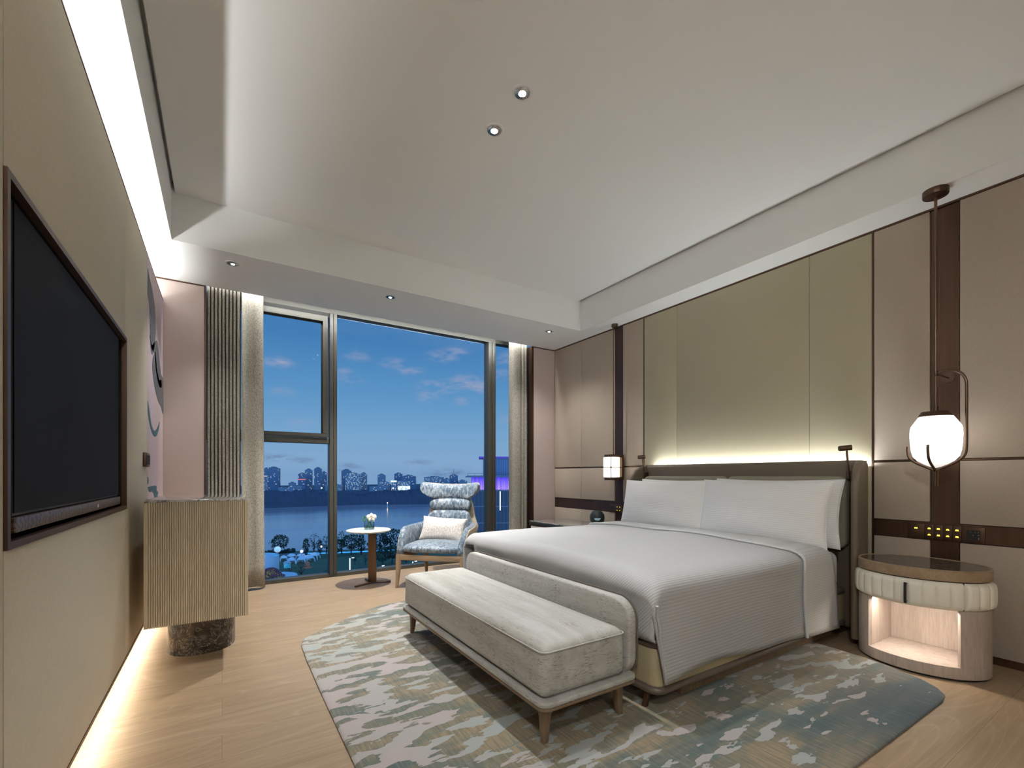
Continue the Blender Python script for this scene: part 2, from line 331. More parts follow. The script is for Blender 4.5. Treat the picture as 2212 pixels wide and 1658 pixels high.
# rug
def f_rug(t, b):
    v = t.co(); s = t.sep(v)
    low = t.noise(t.co((.9, 1.5, 1)), 1.3, 2, .5, .5)
    streak = t.noise(t.co((2.0, 9, 1)), 1.1, 5, .6, .3)
    rib = t.noise(t.co((85, 7, 1)), 1, 2, .6)
    mixv = t.math('ADD', t.math('MULTIPLY', low, .55), t.math('MULTIPLY', streak, .45))
    base = t.mix(t.rng(mixv, .42, .56), (.12, .132, .10), (.245, .19, .115))
    teal_f = t.rng(t.math('ADD', t.math('MULTIPLY', t.noise(t.co((.8, 3.2, 1), loc=(3, 1, 0)), 1.2, 4, .6, .3), 1.0), 0), .52, .64)
    base = t.mix(t.math('MULTIPLY', teal_f, .8), base, (.05, .095, .098))
    # the rug darkens to blue-teal in its near right corner (dyed that way)
    dx = t.math('SUBTRACT', s[0], 3.0); dy = t.math('SUBTRACT', s[1], .72)
    dd = t.math('SQRT', t.math('ADD', t.math('POWER', t.math('MULTIPLY', dx, .62), 2), t.math('POWER', t.math('MULTIPLY', dy, 1.5), 2)))
    cm = t.rng(t.math('ADD', dd, t.math('MULTIPLY', t.math('SUBTRACT', streak, .5), .7)), .18, .8, 1, 0)
    base = t.mix(t.math('MULTIPLY', cm, .9), base, (.028, .065, .085))
    base = t.mix(t.math('MULTIPLY', t.rng(rib, .45, .62), .45), base, (.06, .075, .07))
    base = t.mix(t.math('MULTIPLY', t.rng(rib, .3, .45, 1, 0), .25), base, (.31, .275, .20))
    # thin teal lines of a loose grid
    wob = t.noise(v, 5, 2)
    gx = t.math('ABSOLUTE', t.math('SUBTRACT', t.math('FRACT', t.math('ADD', t.math('MULTIPLY', s[0], 3.3), t.math('MULTIPLY', wob, .35))), .5))
    gy = t.math('ABSOLUTE', t.math('SUBTRACT', t.math('FRACT', t.math('ADD', t.math('MULTIPLY', s[1], 4.1), t.math('MULTIPLY', wob, .3))), .5))
    grid = t.math('MAXIMUM', t.rng(gx, 0, .018, 1, 0), t.rng(gy, 0, .024, 1, 0))
    gm = t.math('MULTIPLY', grid, t.rng(t.noise(v, 1.4, 1), .45, .52))
    base = t.mix(t.math('MULTIPLY', gm, .7), base, (.06, .13, .14))
    # raised pale blots, drawn out along X
    bn = t.noise(t.co((3.4, 9.5, 1), loc=(.7, .3, 0)), 1.6, 4, .46, .15)
    left = t.rng(s[0], .4, 1.5, .075, -.01)
    right = t.rng(t.math('ADD', t.math('ABSOLUTE', t.math('SUBTRACT', s[0], 2.9)), t.math('MULTIPLY', t.math('ABSOLUTE', t.math('SUBTRACT', s[1], 1.12)), 2)), 0, .7, .10, 0)
    bl = t.math('ADD', t.math('ADD', bn, left), right)
    bl = t.math('SUBTRACT', bl, t.math('MULTIPLY', cm, .12))
    bm_ = t.rng(bl, .556, .566)
    tint = t.mix(t.rng(low, .4, .6), (.35, .30, .29), (.285, .305, .29))
    t.to(t.mix(bm_, base, tint), b)
    t.bump(b, t.math('ADD', t.math('MULTIPLY', bm_, 2.2), t.math('ADD', rib, t.math('MULTIPLY', t.noise(v, 260, 2), .6))), .5, .004)
M['rug'] = mat('hand_tufted_wool', (.3, .3, .2), .95, sheen=.2, fn=f_rug)

# ------------------------------------------------------------------ helpers: meshes
class MB:
    def __init__(s): s.v = []; s.f = []
    def add(s, vs, fs):
        k = len(s.v); s.v += [tuple(p) for p in vs]; s.f += [tuple(i+k for i in f) for f in fs]; return s
    def box(s, x0, x1, y0, y1, z0, z1):
        return s.add([(x0,y0,z0),(x1,y0,z0),(x1,y1,z0),(x0,y1,z0),(x0,y0,z1),(x1,y0,z1),(x1,y1,z1),(x0,y1,z1)],
              [(0,3,2,1),(4,5,6,7),(0,1,5,4),(1,2,6,5),(2,3,7,6),(3,0,4,7)])
    def prism(s, pts, z0, z1, ax='Z'):
        n = len(pts)
        if ax == 'Z': f = lambda a, b, h: (a, b, h)
        elif ax == 'X': f = lambda a, b, h: (h, a, b)
        else: f = lambda a, b, h: (a, h, b)
        vs = [f(a, b, z0) for a, b in pts]+[f(a, b, z1) for a, b in pts]
        return s.add(vs, [tuple(reversed(range(n))), tuple(range(n, 2*n))]+[(i, (i+1) % n, n+(i+1) % n, n+i) for i in range(n)])
    def tube(s, path, r, seg=10, closed=False):
        P = [Vector(p) for p in path]; n = len(P); rr = r if isinstance(r, (list, tuple)) else [r]*n
        up = None; rings = []
        for i, p in enumerate(P):
            if closed: d = (P[(i+1) % n]-P[i-1])
            else: d = (P[min(i+1, n-1)]-P[max(i-1, 0)])
            d.normalize()
            if up is None:
                a = Vector((0, 0, 1)) if abs(d.z) < .9 else Vector((1, 0, 0)); up = (a-d*a.dot(d)).normalized()
            else: up = (up-d*up.dot(d)).normalized()
            sd = d.cross(up); rings.append([p+(up*cos(2*pi*k/seg)+sd*sin(2*pi*k/seg))*rr[i] for k in range(seg)])
        vs = [q for r_ in rings for q in r_]; fs = []
        m = n if closed else n-1
        for i in range(m):
            j = (i+1) % n
            for k in range(seg): fs.append((i*seg+k, i*seg+(k+1) % seg, j*seg+(k+1) % seg, j*seg+k))
        if not closed: fs += [tuple(reversed(range(seg))), tuple((n-1)*seg+k for k in range(seg))]
        return s.add(vs, fs)
    def lathe(s, prof, c=(0, 0, 0), seg=40, sx=1, sy=1):
        n = len(prof); vs = []; fs = []
        for r, z in prof:
            for k in range(seg): a = 2*pi*k/seg; vs.append((c[0]+r*sx*cos(a), c[1]+r*sy*sin(a), c[2]+z))
        for i in range(n-1):
            for k in range(seg): fs.append((i*seg+k, i*seg+(k+1) % seg, (i+1)*seg+(k+1) % seg, (i+1)*seg+k))
        fs += [tuple(reversed(range(seg))), tuple((n-1)*seg+k for k in range(seg))]
        return s.add(vs, fs)
    def grid(s, fn, nu, nv, cu=False):
        vs = [fn(i/nu, j/nv) for i in range(nu+(0 if cu else 1)) for j in range(nv+1)]; fs = []
        w = nv+1; n = nu if cu else nu+1
        for i in range(nu):
            for j in range(nv):
                a = i*w+j; b_ = ((i+1) % n)*w+j; fs.append((a, b_, b_+1, a+1))
        return s.add(vs, fs)
def obj(name, mb, m, parent=None, smooth=True, bevel=0, seg=3, ang=.6, solid=0, sub=0, loc=None, off=0):
    me = bpy.data.meshes.new(name); me.from_pydata(mb.v, [], mb.f); me.update()
    bm = bmesh.new(); bm.from_mesh(me); bmesh.ops.remove_doubles(bm, verts=bm.verts, dist=1e-5); bmesh.ops.recalc_face_normals(bm, faces=bm.faces)
    if bevel:
        es = [e for e in bm.edges if len(e.link_faces) == 2 and e.calc_face_angle(0) > .5]
        bmesh.ops.bevel(bm, geom=es, offset=bevel, segments=seg, profile=.5, affect='EDGES', clamp_overlap=True)
    bm.to_mesh(me); bm.free()
    if smooth:
        for p in me.polygons: p.use_smooth = True
        me.set_sharp_from_angle(angle=ang)
    me.materials.append(M[m] if isinstance(m, str) else m)
    o = bpy.data.objects.new(name, me); C.objects.link(o)
    if parent: o.parent = parent
    if loc: o.location = loc
    if solid: k = o.modifiers.new('thickness', 'SOLIDIFY'); k.thickness = solid; k.offset = off
    if sub: k = o.modifiers.new('smooth', 'SUBSURF'); k.levels = sub; k.render_levels = sub
    return o
def tag(o, label, cat, group=None, kind=None):
    if label: o['label'] = label
    if cat: o['category'] = cat
    if group: o['group'] = group
    if kind: o['kind'] = kind
    return o
def thing(name, label, cat, loc=(0, 0, 0), rz=0, group=None):
    o = bpy.data.objects.new(name, None); C.objects.link(o); o.location = loc; o.rotation_euler = (0, 0, rz); o.empty_display_size = .1
    return tag(o, label, cat, group)
def struct(name, mb, m, parent=None, **k):
    o = obj(name, mb, m, parent, **k)
    if parent is None: o['kind'] = 'structure'
    return o
def copy_thing(r, loc, rz=None, label=None, scale=None):
    n = r.copy(); C.objects.link(n); n.location = loc
    if rz is not None: n.rotation_euler = (0, 0, rz)
    if scale: n.scale = scale
    if label: n['label'] = label
    for ch in r.children:
        c = ch.copy(); C.objects.link(c); c.parent = n
        for g in ch.children:
            d = g.copy(); C.objects.link(d); d.parent = c
    return n
def rrect(x0, x1, y0, y1, r, n=6):
    pts = []
    for cx_, cy_, a0 in ((x1-r, y1-r, 0), (x0+r, y1-r, pi/2), (x0+r, y0+r, pi), (x1-r, y0+r, 3*pi/2)):
        for k in range(n+1): a = a0+pi/2*k/n; pts.append((cx_+r*cos(a), cy_+r*sin(a)))
    return pts
def smoothpath(pts, n=6):
    P = [Vector(p) for p in pts]; out = []
    for i in range(len(P)-1):
        p0 = P[max(i-1, 0)]; p1 = P[i]; p2 = P[i+1]; p3 = P[min(i+2, len(P)-1)]
        for k in range(n):
            t = k/n; out.append(.5*((2*p1)+(-p0+p2)*t+(2*p0-5*p1+4*p2-p3)*t*t+(-p0+3*p1-3*p2+p3)*t**3))
    out.append(P[-1]); return out

# ================================================================== THE ROOM
SOF = 2.78; TRAY = 3.12; XR = 3.77; XL = -.425; YF = 4.86; YB = -2.6
struct('floor', MB().box(-.80, 4.0, YB-.2, 5.32, -.06, 0), 'floor', smooth=False)
c_ = MB()
c_.box(-.80, -.304, YB, YF, SOF, 3.25).box(3.52, 4.0, YB, YF, SOF, 3.25).box(-.304, 3.52, 4.04, YF, SOF, 3.25).box(-.304, 3.52, YB, -1.6, SOF, 3.25)
c_.box(-.284, 3.495, -1.6, 4.04, TRAY, 3.2).box(-.304, 3.52, -1.6, 4.04, 3.2, 3.25)
c_.box(-.128, 3.42, YF, 5.32, 2.955, 3.25)
struct('ceiling', c_, 'ceiling', smooth=False)
# left wall: backing + floating upholstered panels + television niche
wl = struct('wall_left', MB().box(-.80, -.62, YB, YF, 0, 3.2), 'backing', smooth=False)
PB, PT = .15, 2.585
def lpan(y0, y1, z0=PB, z1=PT, m='panel_beige', name='panel'): return obj(name, MB().box(-.46, XL, y0, y1, z0, z1), m, wl, bevel=.0025, seg=2)
lpan(YB, 1.5125)
lpan(1.5165, 3.0785, 1.815, PT); lpan(1.5165, 3.0785, PB, .925)
lpan(3.0825, 3.893)
obj('panel_core', MB().box(-.475, -.461, YB, 1.52, PB, PT).box(-.475, -.461, 3.087, YF, PB, PT).box(-.475, -.461, 1.52, 3.087, PB, .925).box(-.475, -.461, 1.52, 3.087, 1.815, PT), 'dark_gap', wl)
obj('edge_trim', MB().box(-.462, XL+.002, YB, YF, PT, PT+.008).box(-.462, XL+.002, YB, YF, PB-.014, PB), 'bronze', wl, smooth=False)
obj('wall_bracket', MB().box(-.62, -.475, YB, YF, 1.3, 1.36), 'backing', wl, smooth=False)
fr = MB(); t_ = .018
for a in ((1.5165, 3.087, 1.815-t_, 1.815), (1.5165, 3.087, .925, .925+t_), (1.5165, 1.5165+t_, .925+t_, 1.815-t_), (3.087-t_, 3.087, .925+t_, 1.815-t_)):
    fr.box(XL-.014, XL+.006, a[0], a[1], a[2], a[3])
obj('niche_frame', fr, 'bronze', wl, smooth=False)
obj('niche_back', MB().box(-.53, -.52, 1.5165, 3.087, .925, 1.815).box(-.52, -.44, 1.5165, 1.528, .925, 1.815).box(-.52, -.44, 3.075, 3.087, .925, 1.815).box(-.52, -.44, 1.528, 3.075, .925, .937).box(-.52, -.44, 1.528, 3.075, 1.803, 1.815), 'dark_gap', wl, smooth=False)
# television
tv = thing('television', 'large black flat screen television set in the bronze framed niche of the left wall', 'television', (-.47, 2.3, 1.38))
obj('housing', MB().box(-.045, .028, -.675, .695, -.385, .410), 'black', tv, bevel=.006)
obj('screen', MB().box(.028, .031, -.669, .689, -.375, .404), 'screen', tv, smooth=False)
b_ = obj('speaker_bar', MB().box(.0, .036, -.68, .70, -.425, -.386), 'tvbar', tv, bevel=.004); b_['label'] = 'polished bronze strip under the screen'
obj('badge', MB().box(.036, .037, .20, .225, -.413, -.400), 'white_trim', tv, smooth=False)
# mural
mu = thing('wall_mural', 'pale pink mural with grey and teal ink shapes near the window corner', 'artwork', (XL, 4.376, 1.35))
obj('canvas', MB().box(-.03, 0, -.479, .479, 1.235, -1.2), mat('blush_mural_ground', (.62, .5, .5), .6, fn=lambda t, b: t.to(t.mix(t.rng(t.noise(t.co((1, 2, .5)), 1.2, 2), .35, .65), (.60, .47, .46), (.60, .50, .58)), b)), mu, smooth=False)
M['ink'] = mat('grey_ink', (.1, .11, .13), .6, fn=lambda t, b: t.to(t.mix(t.vor(t.co(), 90), (.06, .065, .08), (.17, .18, .2)), b))
M['ink_teal'] = mat('teal_ink', (.03, .1, .14), .6, fn=lambda t, b: t.to(t.mix(t.vor(t.co(), 110), (.02, .06, .09), (.05, .20, .27)), b))
def ink(pts, m, name='ink_shape'):
    q = smoothpath([(y, z, 0) for y, z in pts]+[(pts[0][0], pts[0][1], 0)], 5)[:-1]
    mb = MB(); n = len(q)
    cx_ = sum(p.x for p in q)/n; cz_ = sum(p.y for p in q)/n
    mb.prism([(p.x-4.376, p.y-1.35) for p in q], .0004, .0018, 'X'); return obj(name, mb, m, mu, smooth=False)
ink([(3.92, 2.50), (3.99, 2.47), (4.12, 2.44), (4.28, 2.36), (4.34, 2.22), (4.30, 2.10), (4.16, 1.97), (4.06, 2.0), (4.02, 2.15), (3.98, 2.28), (3.91, 2.33)], 'ink')
ink([(4.0, 2.07), (4.12, 2.03), (4.28, 2.09), (4.44, 2.13), (4.56, 2.04), (4.70, 1.93), (4.85, 1.90), (4.85, 1.63), (4.70, 1.66), (4.50, 1.68), (4.30, 1.75), (4.16, 1.86), (4.18, 1.95), (4.25, 2.0), (4.1, 2.0)], 'ink')
ink([(4.34, 2.05), (4.40, 1.93), (4.56, 1.86), (4.7, 1.89), (4.74, 1.83), (4.56, 1.81), (4.38, 1.87), (4.30, 1.97)], mat('pale_ink_line', (.5, .45, .46), .6))
ink([(3.91, 1.60), (3.99, 1.55), (4.10, 1.46), (4.28, 1.43), (4.48, 1.48), (4.60, 1.53), (4.52, 1.455), (4.36, 1.395), (4.18, 1.395), (4.02, 1.45), (3.92, 1.52)], 'ink_teal')
ink([(3.91, 1.02), (4.36, 1.02), (4.40, .985), (4.50, .965), (4.42, .925), (4.36, .89), (4.2, .88), (4.26, .94), (4.16, .98), (3.99, .985)], 'ink_teal')
ink([(3.905, 1.09), (3.94, 1.08), (3.95, 1.055), (3.91, 1.04)], 'ink_teal')
# socket plate
sp = thing('switch_plate', 'dark bronze wall switch plate on the left wall above the ribbed cabinet', 'switch', (XL, 3.775, 1.20))
obj('plate', MB().box(0, .018, -.085, .085, -.045, .045), 'bronze', sp, bevel=.002)
for dy in (-.035, .04): obj('rocker', MB().box(.018, .021, dy-.028, dy+.028, -.03, .03), 'black', sp, smooth=False)

# right wall
wr = struct('wall_right', MB().box(3.80, 4.0, YB, YF, 0, 3.2), 'dark_gap', smooth=False)
def rpan(y0, y1, z0, z1, m='panel_taupe', x=XR, name='panel'): return obj(name, MB().box(x, 3.80, y0, y1, z0, z1), m, wr, bevel=.002 if m[:5] == 'panel' else 0, seg=2)
TT = 2.765
for y0, y1 in ((3.7455, 4.3165), (4.3185, 4.852), (3.3215, 3.6125)):
    rpan(y0, y1, 1.203, TT); rpan(y0, y1, .806, 1.187); rpan(y0, y1, .05, .676)
for y0, y1 in ((1.006, 1.2965), (-2.6, .8655)):
    rpan(y0, y1, 1.203, TT); rpan(y0, y1, .806, 1.187); rpan(y0, y1, .05, .690)
for y0, y1 in ((2.902, 3.3095), (1.706, 2.900), (1.3095, 1.704)): rpan(y0, y1, .05, TT, 'panel_olive')
rpan(3.617, 3.741, .05, TT, 'bronze_plum', 3.780, 'bronze_inlay'); rpan(.870, 1.001, .05, TT, 'bronze', 3.780, 'bronze_inlay')
rpan(3.3215, 4.852, .680, .802, 'bronze_plum', 3.776, 'bronze_band'); rpan(-2.6, 1.2965, .694, .802, 'bronze', 3.776, 'bronze_band')
for y0, y1 in ((3.7455, 4.852), (3.3215, 3.6125), (1.006, 1.2965), (-2.6, .8655)): rpan(y0, y1, 1.190, 1.200, 'bronze', 3.774, 'trim_strip')
for y in (3.3105, 1.2975): rpan(y, y+.010, .05, TT, 'bronze', 3.768, 'trim_strip')
rpan(YB, 4.856, 2.767, 2.7795, 'bronze', 3.768, 'trim_strip')
struct('baseboard_right', MB().box(3.787, 3.80, YB, YF, 0, .048), 'bronze', smooth=False)
# blush returns either side of the window
wf = struct('wall_far', MB().box(-.62, -.136, YF, 5.32, 0, 2.78).box(3.43, 4.0, YF, 5.32, 0, 2.78), 'pink', smooth=False)
obj('edge_trim', MB().box(-.136, -.122, YF-.004, 5.30, 0, 2.78).box(3.398, 3.43, YF-.004, 5.30, 0, 2.78).box(-.62, -.136, YF-.003, YF, 2.768, 2.78).box(3.43, 3.766, YF-.003, YF, 2.768, 2.78), 'bronze', wf, smooth=False)
struct('wall_back', MB().box(-.8, 4.0, YB-.2, YB, 0, 3.25), 'panel_beige', smooth=False)

# window
wi = struct('window_1', MB().box(-.122, 3.398, 5.19, 5.30, 0, .036).box(-.122, 3.398, 5.19, 5.30, 2.845, 2.955), 'frame', smooth=False)
obj('mullion', MB().box(.975, 1.012, 5.17, 5.30, .036, 2.845).box(1.016, 1.050, 5.17, 5.30, .036, 2.845), 'frame', wi, bevel=.003)
obj('mullion', MB().box(2.935, 2.990, 5.17, 5.30, .036, 2.845).box(2.994, 3.040, 5.17, 5.30, .036, 2.845), 'frame', wi, bevel=.003)
obj('transom', MB().box(-.122, .975, 5.19, 5.30, 1.44, 1.500), 'frame', wi, bevel=.003)
cs = MB(); cs.box(-.10, .955, 5.165, 5.25, 1.505, 1.545).box(-.10, .955, 5.165, 5.25, 2.74, 2.80).box(-.10, -.05, 5.165, 5.25, 1.545, 2.74).box(.905, .955, 5.165, 5.25, 1.545, 2.74)
obj('casement_frame', cs, 'frame', wi, bevel=.003)
obj('gasket', MB().box(-.05, .905, 5.205, 5.215, 2.725, 2.74).box(.893, .905, 5.205, 5.215, 1.545, 2.74).box(-.12, .975, 5.19, 5.20, 2.80, 2.845), 'gasket', wi, smooth=False)
for x0, x1, z0, z1 in ((-.05, .905, 1.545, 2.74), (-.122, .975, .036, 1.44), (1.05, 2.935, .036, 2.845), (3.04, 3.398, .036, 2.845)):
    obj('glass_pane', MB().box(x0, x1, 5.236, 5.242, z0, z1), 'pane', wi, smooth=False)
struct('wall_outer', MB().box(-.8, -.622, YF, 5.32, 0, 3.25).box(-.8, 4.0, 5.302, 5.33, 2.955, 3.25), 'backing', smooth=False)

# curtains
def curtain(name, label, path, z0, z1, flare=0):
    t = thing(name, label, 'curtain', (path[0][0], path[0][1], 0))
    P = smoothpath([(x-path[0][0], y-path[0][1], 0) for x, y in path], 5); n = len(P); mb = MB(); rows = 14
    vs = []; fs = []
    for i, p in enumerate(P):
        for j in range(rows+1):
            k = j/rows; z = z0+(z1-z0)*k; dx = flare*(1-k)**2*(i/n)*.5
            vs.append((p.x+dx+.0015*sin(k*9+i*.3)*(1-k), p.y+.001*sin(i*.5+k*6), z))
    for i in range(n-1):
        for j in range(rows): a = i*(rows+1)+j; fs.append((a, a+rows+1, a+rows+2, a+1))
    obj('fabric', MB().add(vs, fs), 'curtain', t, solid=.004, ang=1.2)
    obj('hem', MB().tube([(q.x+.0015*sin(i*.3), q.y+.001*sin(i*.5), z0+.012) for i, q in enumerate(P)], .007, 6), 'curtain', t)
    return t
pth = [(-.115, 4.93)]
x = -.115
for k in range(9):
    pth += [(x+.004, 4.905), (x+.012, 4.897), (x+.02, 4.905), (x+.024, 4.955), (x+.028, 4.965)]; x += .0285
curtain('curtain', 'beige flecked curtain gathered in tight pleats left of the window, behind the ribbed cabinet', [p for i, p in enumerate(pth)]+[(x, 4.93), (x+.006, 4.99)], .015, 2.95)
curtain('curtain', 'wide flat leading panel of beige flecked curtain hanging beside the left window pane', [(.152, 4.905), (.165, 4.955), (.19, 4.985), (.235, 4.99), (.28, 4.985), (.32, 5.0), (.336, 5.03)], .015, 2.95, .03)
pth = [(3.155, 5.03), (3.165, 4.96), (3.20, 4.935), (3.255, 4.93), (3.285, 4.945), (3.29, 4.985), (3.297, 4.945), (3.315, 4.93), (3.33, 4.945), (3.333, 4.985), (3.34, 4.94), (3.36, 4.93), (3.375, 4.95), (3.38, 5.0), (3.388, 4.95)]
curtain('curtain', 'beige flecked curtain drawn back at the right edge of the window beside the armchair', pth, .015, 2.95)

# downlights
def downlight(label, x, y, z, on):
    t = thing('downlight', label, 'ceiling light', (x, y, z), group='recessed ceiling downlights')
    t.scale = (1.2, 1.2, 1)
    obj('trim_ring', MB().lathe([(.034, -.001), (.036, -.004), (.044, -.004), (.047, 0)], seg=32), 'white_trim', t)
    obj('reflector', MB().lathe([(.034, -.0045), (.030, -.0055), (.018, -.006), (.015, -.0065)], seg=32), 'chrome', t)
    obj('lens', MB().lathe([(.0165 if on else .012, -.0066), (.014 if on else .01, -.008), (.004, -.009)], seg=20), 'lens', t)
downlight('recessed downlight in the tray ceiling, the nearer of its two', 1.337, 1.997, TRAY, True)
downlight('recessed downlight in the tray ceiling, the one nearer the window', 1.344, 2.302, TRAY, True)
downlight('recessed downlight in the soffit above the left curtain', .071, 4.237, SOF, False)
downlight('recessed downlight in the soffit above the middle of the window', 1.336, 4.232, SOF, False)
downlight('recessed downlight in the soffit above the right curtain', 3.215, 4.241, SOF, False)

# ================================================================== FURNITURE
# ribbed cabinet
cb = thing('ribbed_cabinet', 'floating taupe cabinet with vertical ribbed front standing against the left wall', 'cabinet', (-.115, 3.52, 0))
x0, x1, y0, y1, z0, z1 = -.245, .247, -.37, .37, .262, .950
obj('body', MB().box(x0+.012, x1-.012, y0+.012, y1, z0+.002, z1), 'ribwood', cb, smooth=False)
rb = MB(); n = 48; w = (x1-x0)/n
for i in range(n):
    a = x0+i*w; rb.prism([(a+w*.13, y0+.0125), (a+w*.13, y0+.002), (a+w*.25, y0), (a+w*.75, y0), (a+w*.87, y0+.002), (a+w*.87, y0+.0125)], z0, z1)
rr_ = obj('ribbed_panel', rb, 'ribwood', cb, smooth=False)
for xx, sg in ((x1, 1), (x0, -1)):
  rb = MB(); n = 70; w = (y1-y0)/n
  for i in range(n):
    a = y0+i*w
    rb.prism([(xx-sg*.0125, a+w*.09), (xx-sg*.003, a+w*.09), (xx, a+w*.3), (xx, a+w*.7), (xx-sg*.003, a+w*.91), (xx-sg*.0125, a+w*.91)], z0, z1)
  obj('ribbed_panel', rb, 'ribwood', cb, smooth=False)
obj('marble_top', MB().prism(rrect(x0+.002, x1-.002, y0+.002, y1, .004, 3), z1, z1+.012), 'marble_grey', cb, bevel=.0015, seg=2)
obj('plinth', MB().prism([(.005+.185*(abs(cos(a))**.8)*(1 if cos(a) > 0 else -1), .10+.235*(abs(sin(a))**.8)*(1 if sin(a) > 0 else -1)) for a in [2*pi*k/64 for k in range(64)]], 0, z0), 'marble_dark', cb, ang=.5)

# round side table
tb = thing('side_table', 'small round white marble side table on a bronze stem by the window', 'table', (1.240, 4.624, 0))
obj('tabletop', MB().lathe([(.17, .530), (.205, .538), (.216, .546), (.216, .553), (.213, .556)], seg=72), 'marble_white', tb)
obj('column', MB().box(-.040, .040, -.014, .014, .02, .53), 'bronze_light', tb, bevel=.003, loc=(.045, .03, 0)).rotation_euler = (0, 0, R(-28))
for a, l in ((200, .20), (-12, .18), (95, .19)):
    obj('foot', MB().tube([(0, 0, .016), (l*cos(R(a)), l*sin(R(a)), .011)], .010, 10), 'bronze_light', tb, loc=(.045, .03, 0))

# vase with orchid
vx, vy, vz = 1.243, 4.612, .5562
va = thing('orchid_vase', 'white orchid bloom and green leaves in a small glass vase on the marble side table', 'flower vase', (vx, vy, vz))
obj('glass', MB().lathe([(.046, .0), (.050, .004), (.050, .075), (.047, .075), (.047, .010), (.010, .010)], seg=40), 'vase', va)
obj('water', MB().lathe([(.0465, .012), (.0465, .038)], seg=32), 'water_vase', va)
st = MB()
for k in range(9): a = k*.7; st.tube([(.03*cos(a), .03*sin(a), .014), (.02*cos(a+1), .02*sin(a+1), .05), (.012*cos(a), .012*sin(a), .085)], .0018, 6)
obj('stem', st, 'leaf', va)
lf = MB(); rnd = random.Random(3)
for k in range(60):
    a = rnd.uniform(0, 2*pi); e = rnd.uniform(-.5, 1.1); r = rnd.uniform(.018, .034)
    c0 = Vector((-.036+r*cos(a)*cos(e), .012+r*sin(a)*cos(e), .095+r*sin(e)*1.2)); d = (c0-Vector((-.036, .012, .09))).normalized(); u = d.cross(Vector((0, 0, 1))).normalized(); s_ = .012
    lf.add([c0-u*s_*.7, c0+d*s_*.5-u*.002+Vector((0, 0, .004)), c0+u*s_*.7, c0+d*s_*1.3], [(0, 1, 3), (1, 2, 3)])
obj('foliage', lf, 'leaf', va, solid=.0008)
# petals face the camera side
fwd = Vector((-.26, -.93, .15)).normalized(); rt = Vector((.96, -.26, 0)).normalized(); upv = rt.cross(fwd)*-1
upv = fwd.cross(rt); upv = upv if upv.z > 0 else -upv
pc = Vector((.018, -.012, .120))
for ang_, L_, W_ in ((90, .048, .034), (15, .052, .052), (165, .052, .052), (232, .048, .032), (308, .048, .032)):
    a = R(ang_); d = rt*cos(a)+upv*sin(a); sd = fwd.cross(d)
    def fn(i, j, d=d, sd=sd, L_=L_, W_=W_):
        s_ = i; wv = W_*math.sqrt(max(0, sin(pi*min(1, .06+s_*.94))))*(.55+.45*s_) if s_ > 0 else .004
        q = (j-.5)*2; return pc+d*(s_*L_)+sd*(wv*.62*q)+fwd*(.010*s_*(1-s_)*4-.010*q*q*s_-.004)
    obj('petal', MB().grid(fn, 8, 6), 'petal', va, solid=.001)
obj('flower_lip', MB().lathe([(.002, 0), (.008, .004), (.009, .010), (.004, .016)], tuple(pc+fwd*.004-Vector((0, 0, .008))), 12), 'petal_mid', va)

# wing armchair, built in its own frame (x across, -y to the front) and turned
CH = thing('wing_armchair', 'blue and silver crushed velvet wing armchair on oak legs in front of the window', 'armchair', (1.92, 4.37, 0), -math.atan2(.493, .512))
def rollmesh(hw_top, hw_bot, z0, z1, th, yc, curve, ear_top=0, ear_bot=0, pw=2.6, lean=0, endp=7, wr=0):
    mb = MB(); nu, nv = 40, 24
    def fn(i, j):
        u = -1+2*i; a = 2*pi*j; e = max(0, 1-abs(u)**endp)**(1/2.2)
        cs_, sn = cos(a), sin(a)
        y = math.copysign(abs(cs_)**(2/2.4), cs_)*th/2*(e*.85+.15 if e > 0 else .02); k = math.copysign(abs(sn)**(2/pw), sn)
        zc = (z0+z1)/2; hz = (z1-z0)/2*(.35+.65*e)
        zt = zc+k*hz; f = (k+1)/2
        hw = hw_bot+(hw_top-hw_bot)*(sin(min(1, f*2.0)*pi/2) if ear_top else f)
        zt += ear_top*abs(u)**3*f + ear_bot*abs(u)**3*(1-f)
        return (u*hw, yc-curve*abs(u)**2.2+lean*(zt-z0)+y + wr*sin(u*40)*.0015, zt)
    vs = [fn(i/nu, j/nv) for i in range(nu+1) for j in range(nv)]
    fs = [(i*nv+j, i*nv+(j+1) % nv, (i+1)*nv+(j+1) % nv, (i+1)*nv+j) for i in range(nu) for j in range(nv)]
    fs += [tuple(range(nv)), tuple(reversed([nu*nv+j for j in range(nv)]))]
    return mb.add(vs, fs)
bk = .30
obj('headrest', rollmesh(.338, .255, .835, 1.000, .115, bk+.045, .125, .040, .020, 2.2, .10, 8, 1), 'chairfab', CH, ang=2)
obj('backrest_roll', rollmesh(.245, .240, .715, .850, .105, bk+.02, .045, 0, 0, 2.4, .10, 8, 1), 'chairfab', CH, ang=2)
obj('backrest', rollmesh(.238, .305, .38, .722, .115, bk-.020, .075, 0, 0, 3.0, .08, 8), 'chairfab', CH, ang=2)
obj('headrest_shell', rollmesh(.342, .258, .830, 1.005, .10, bk+.070, .130, .040, .020, 2.2, .10, 8), 'piping', CH, ang=2)
obj('back_shell', rollmesh(.250, .310, .40, .86, .07, bk+.045, .06, 0, 0, 3.0, .09, 8), 'piping', CH, ang=2)
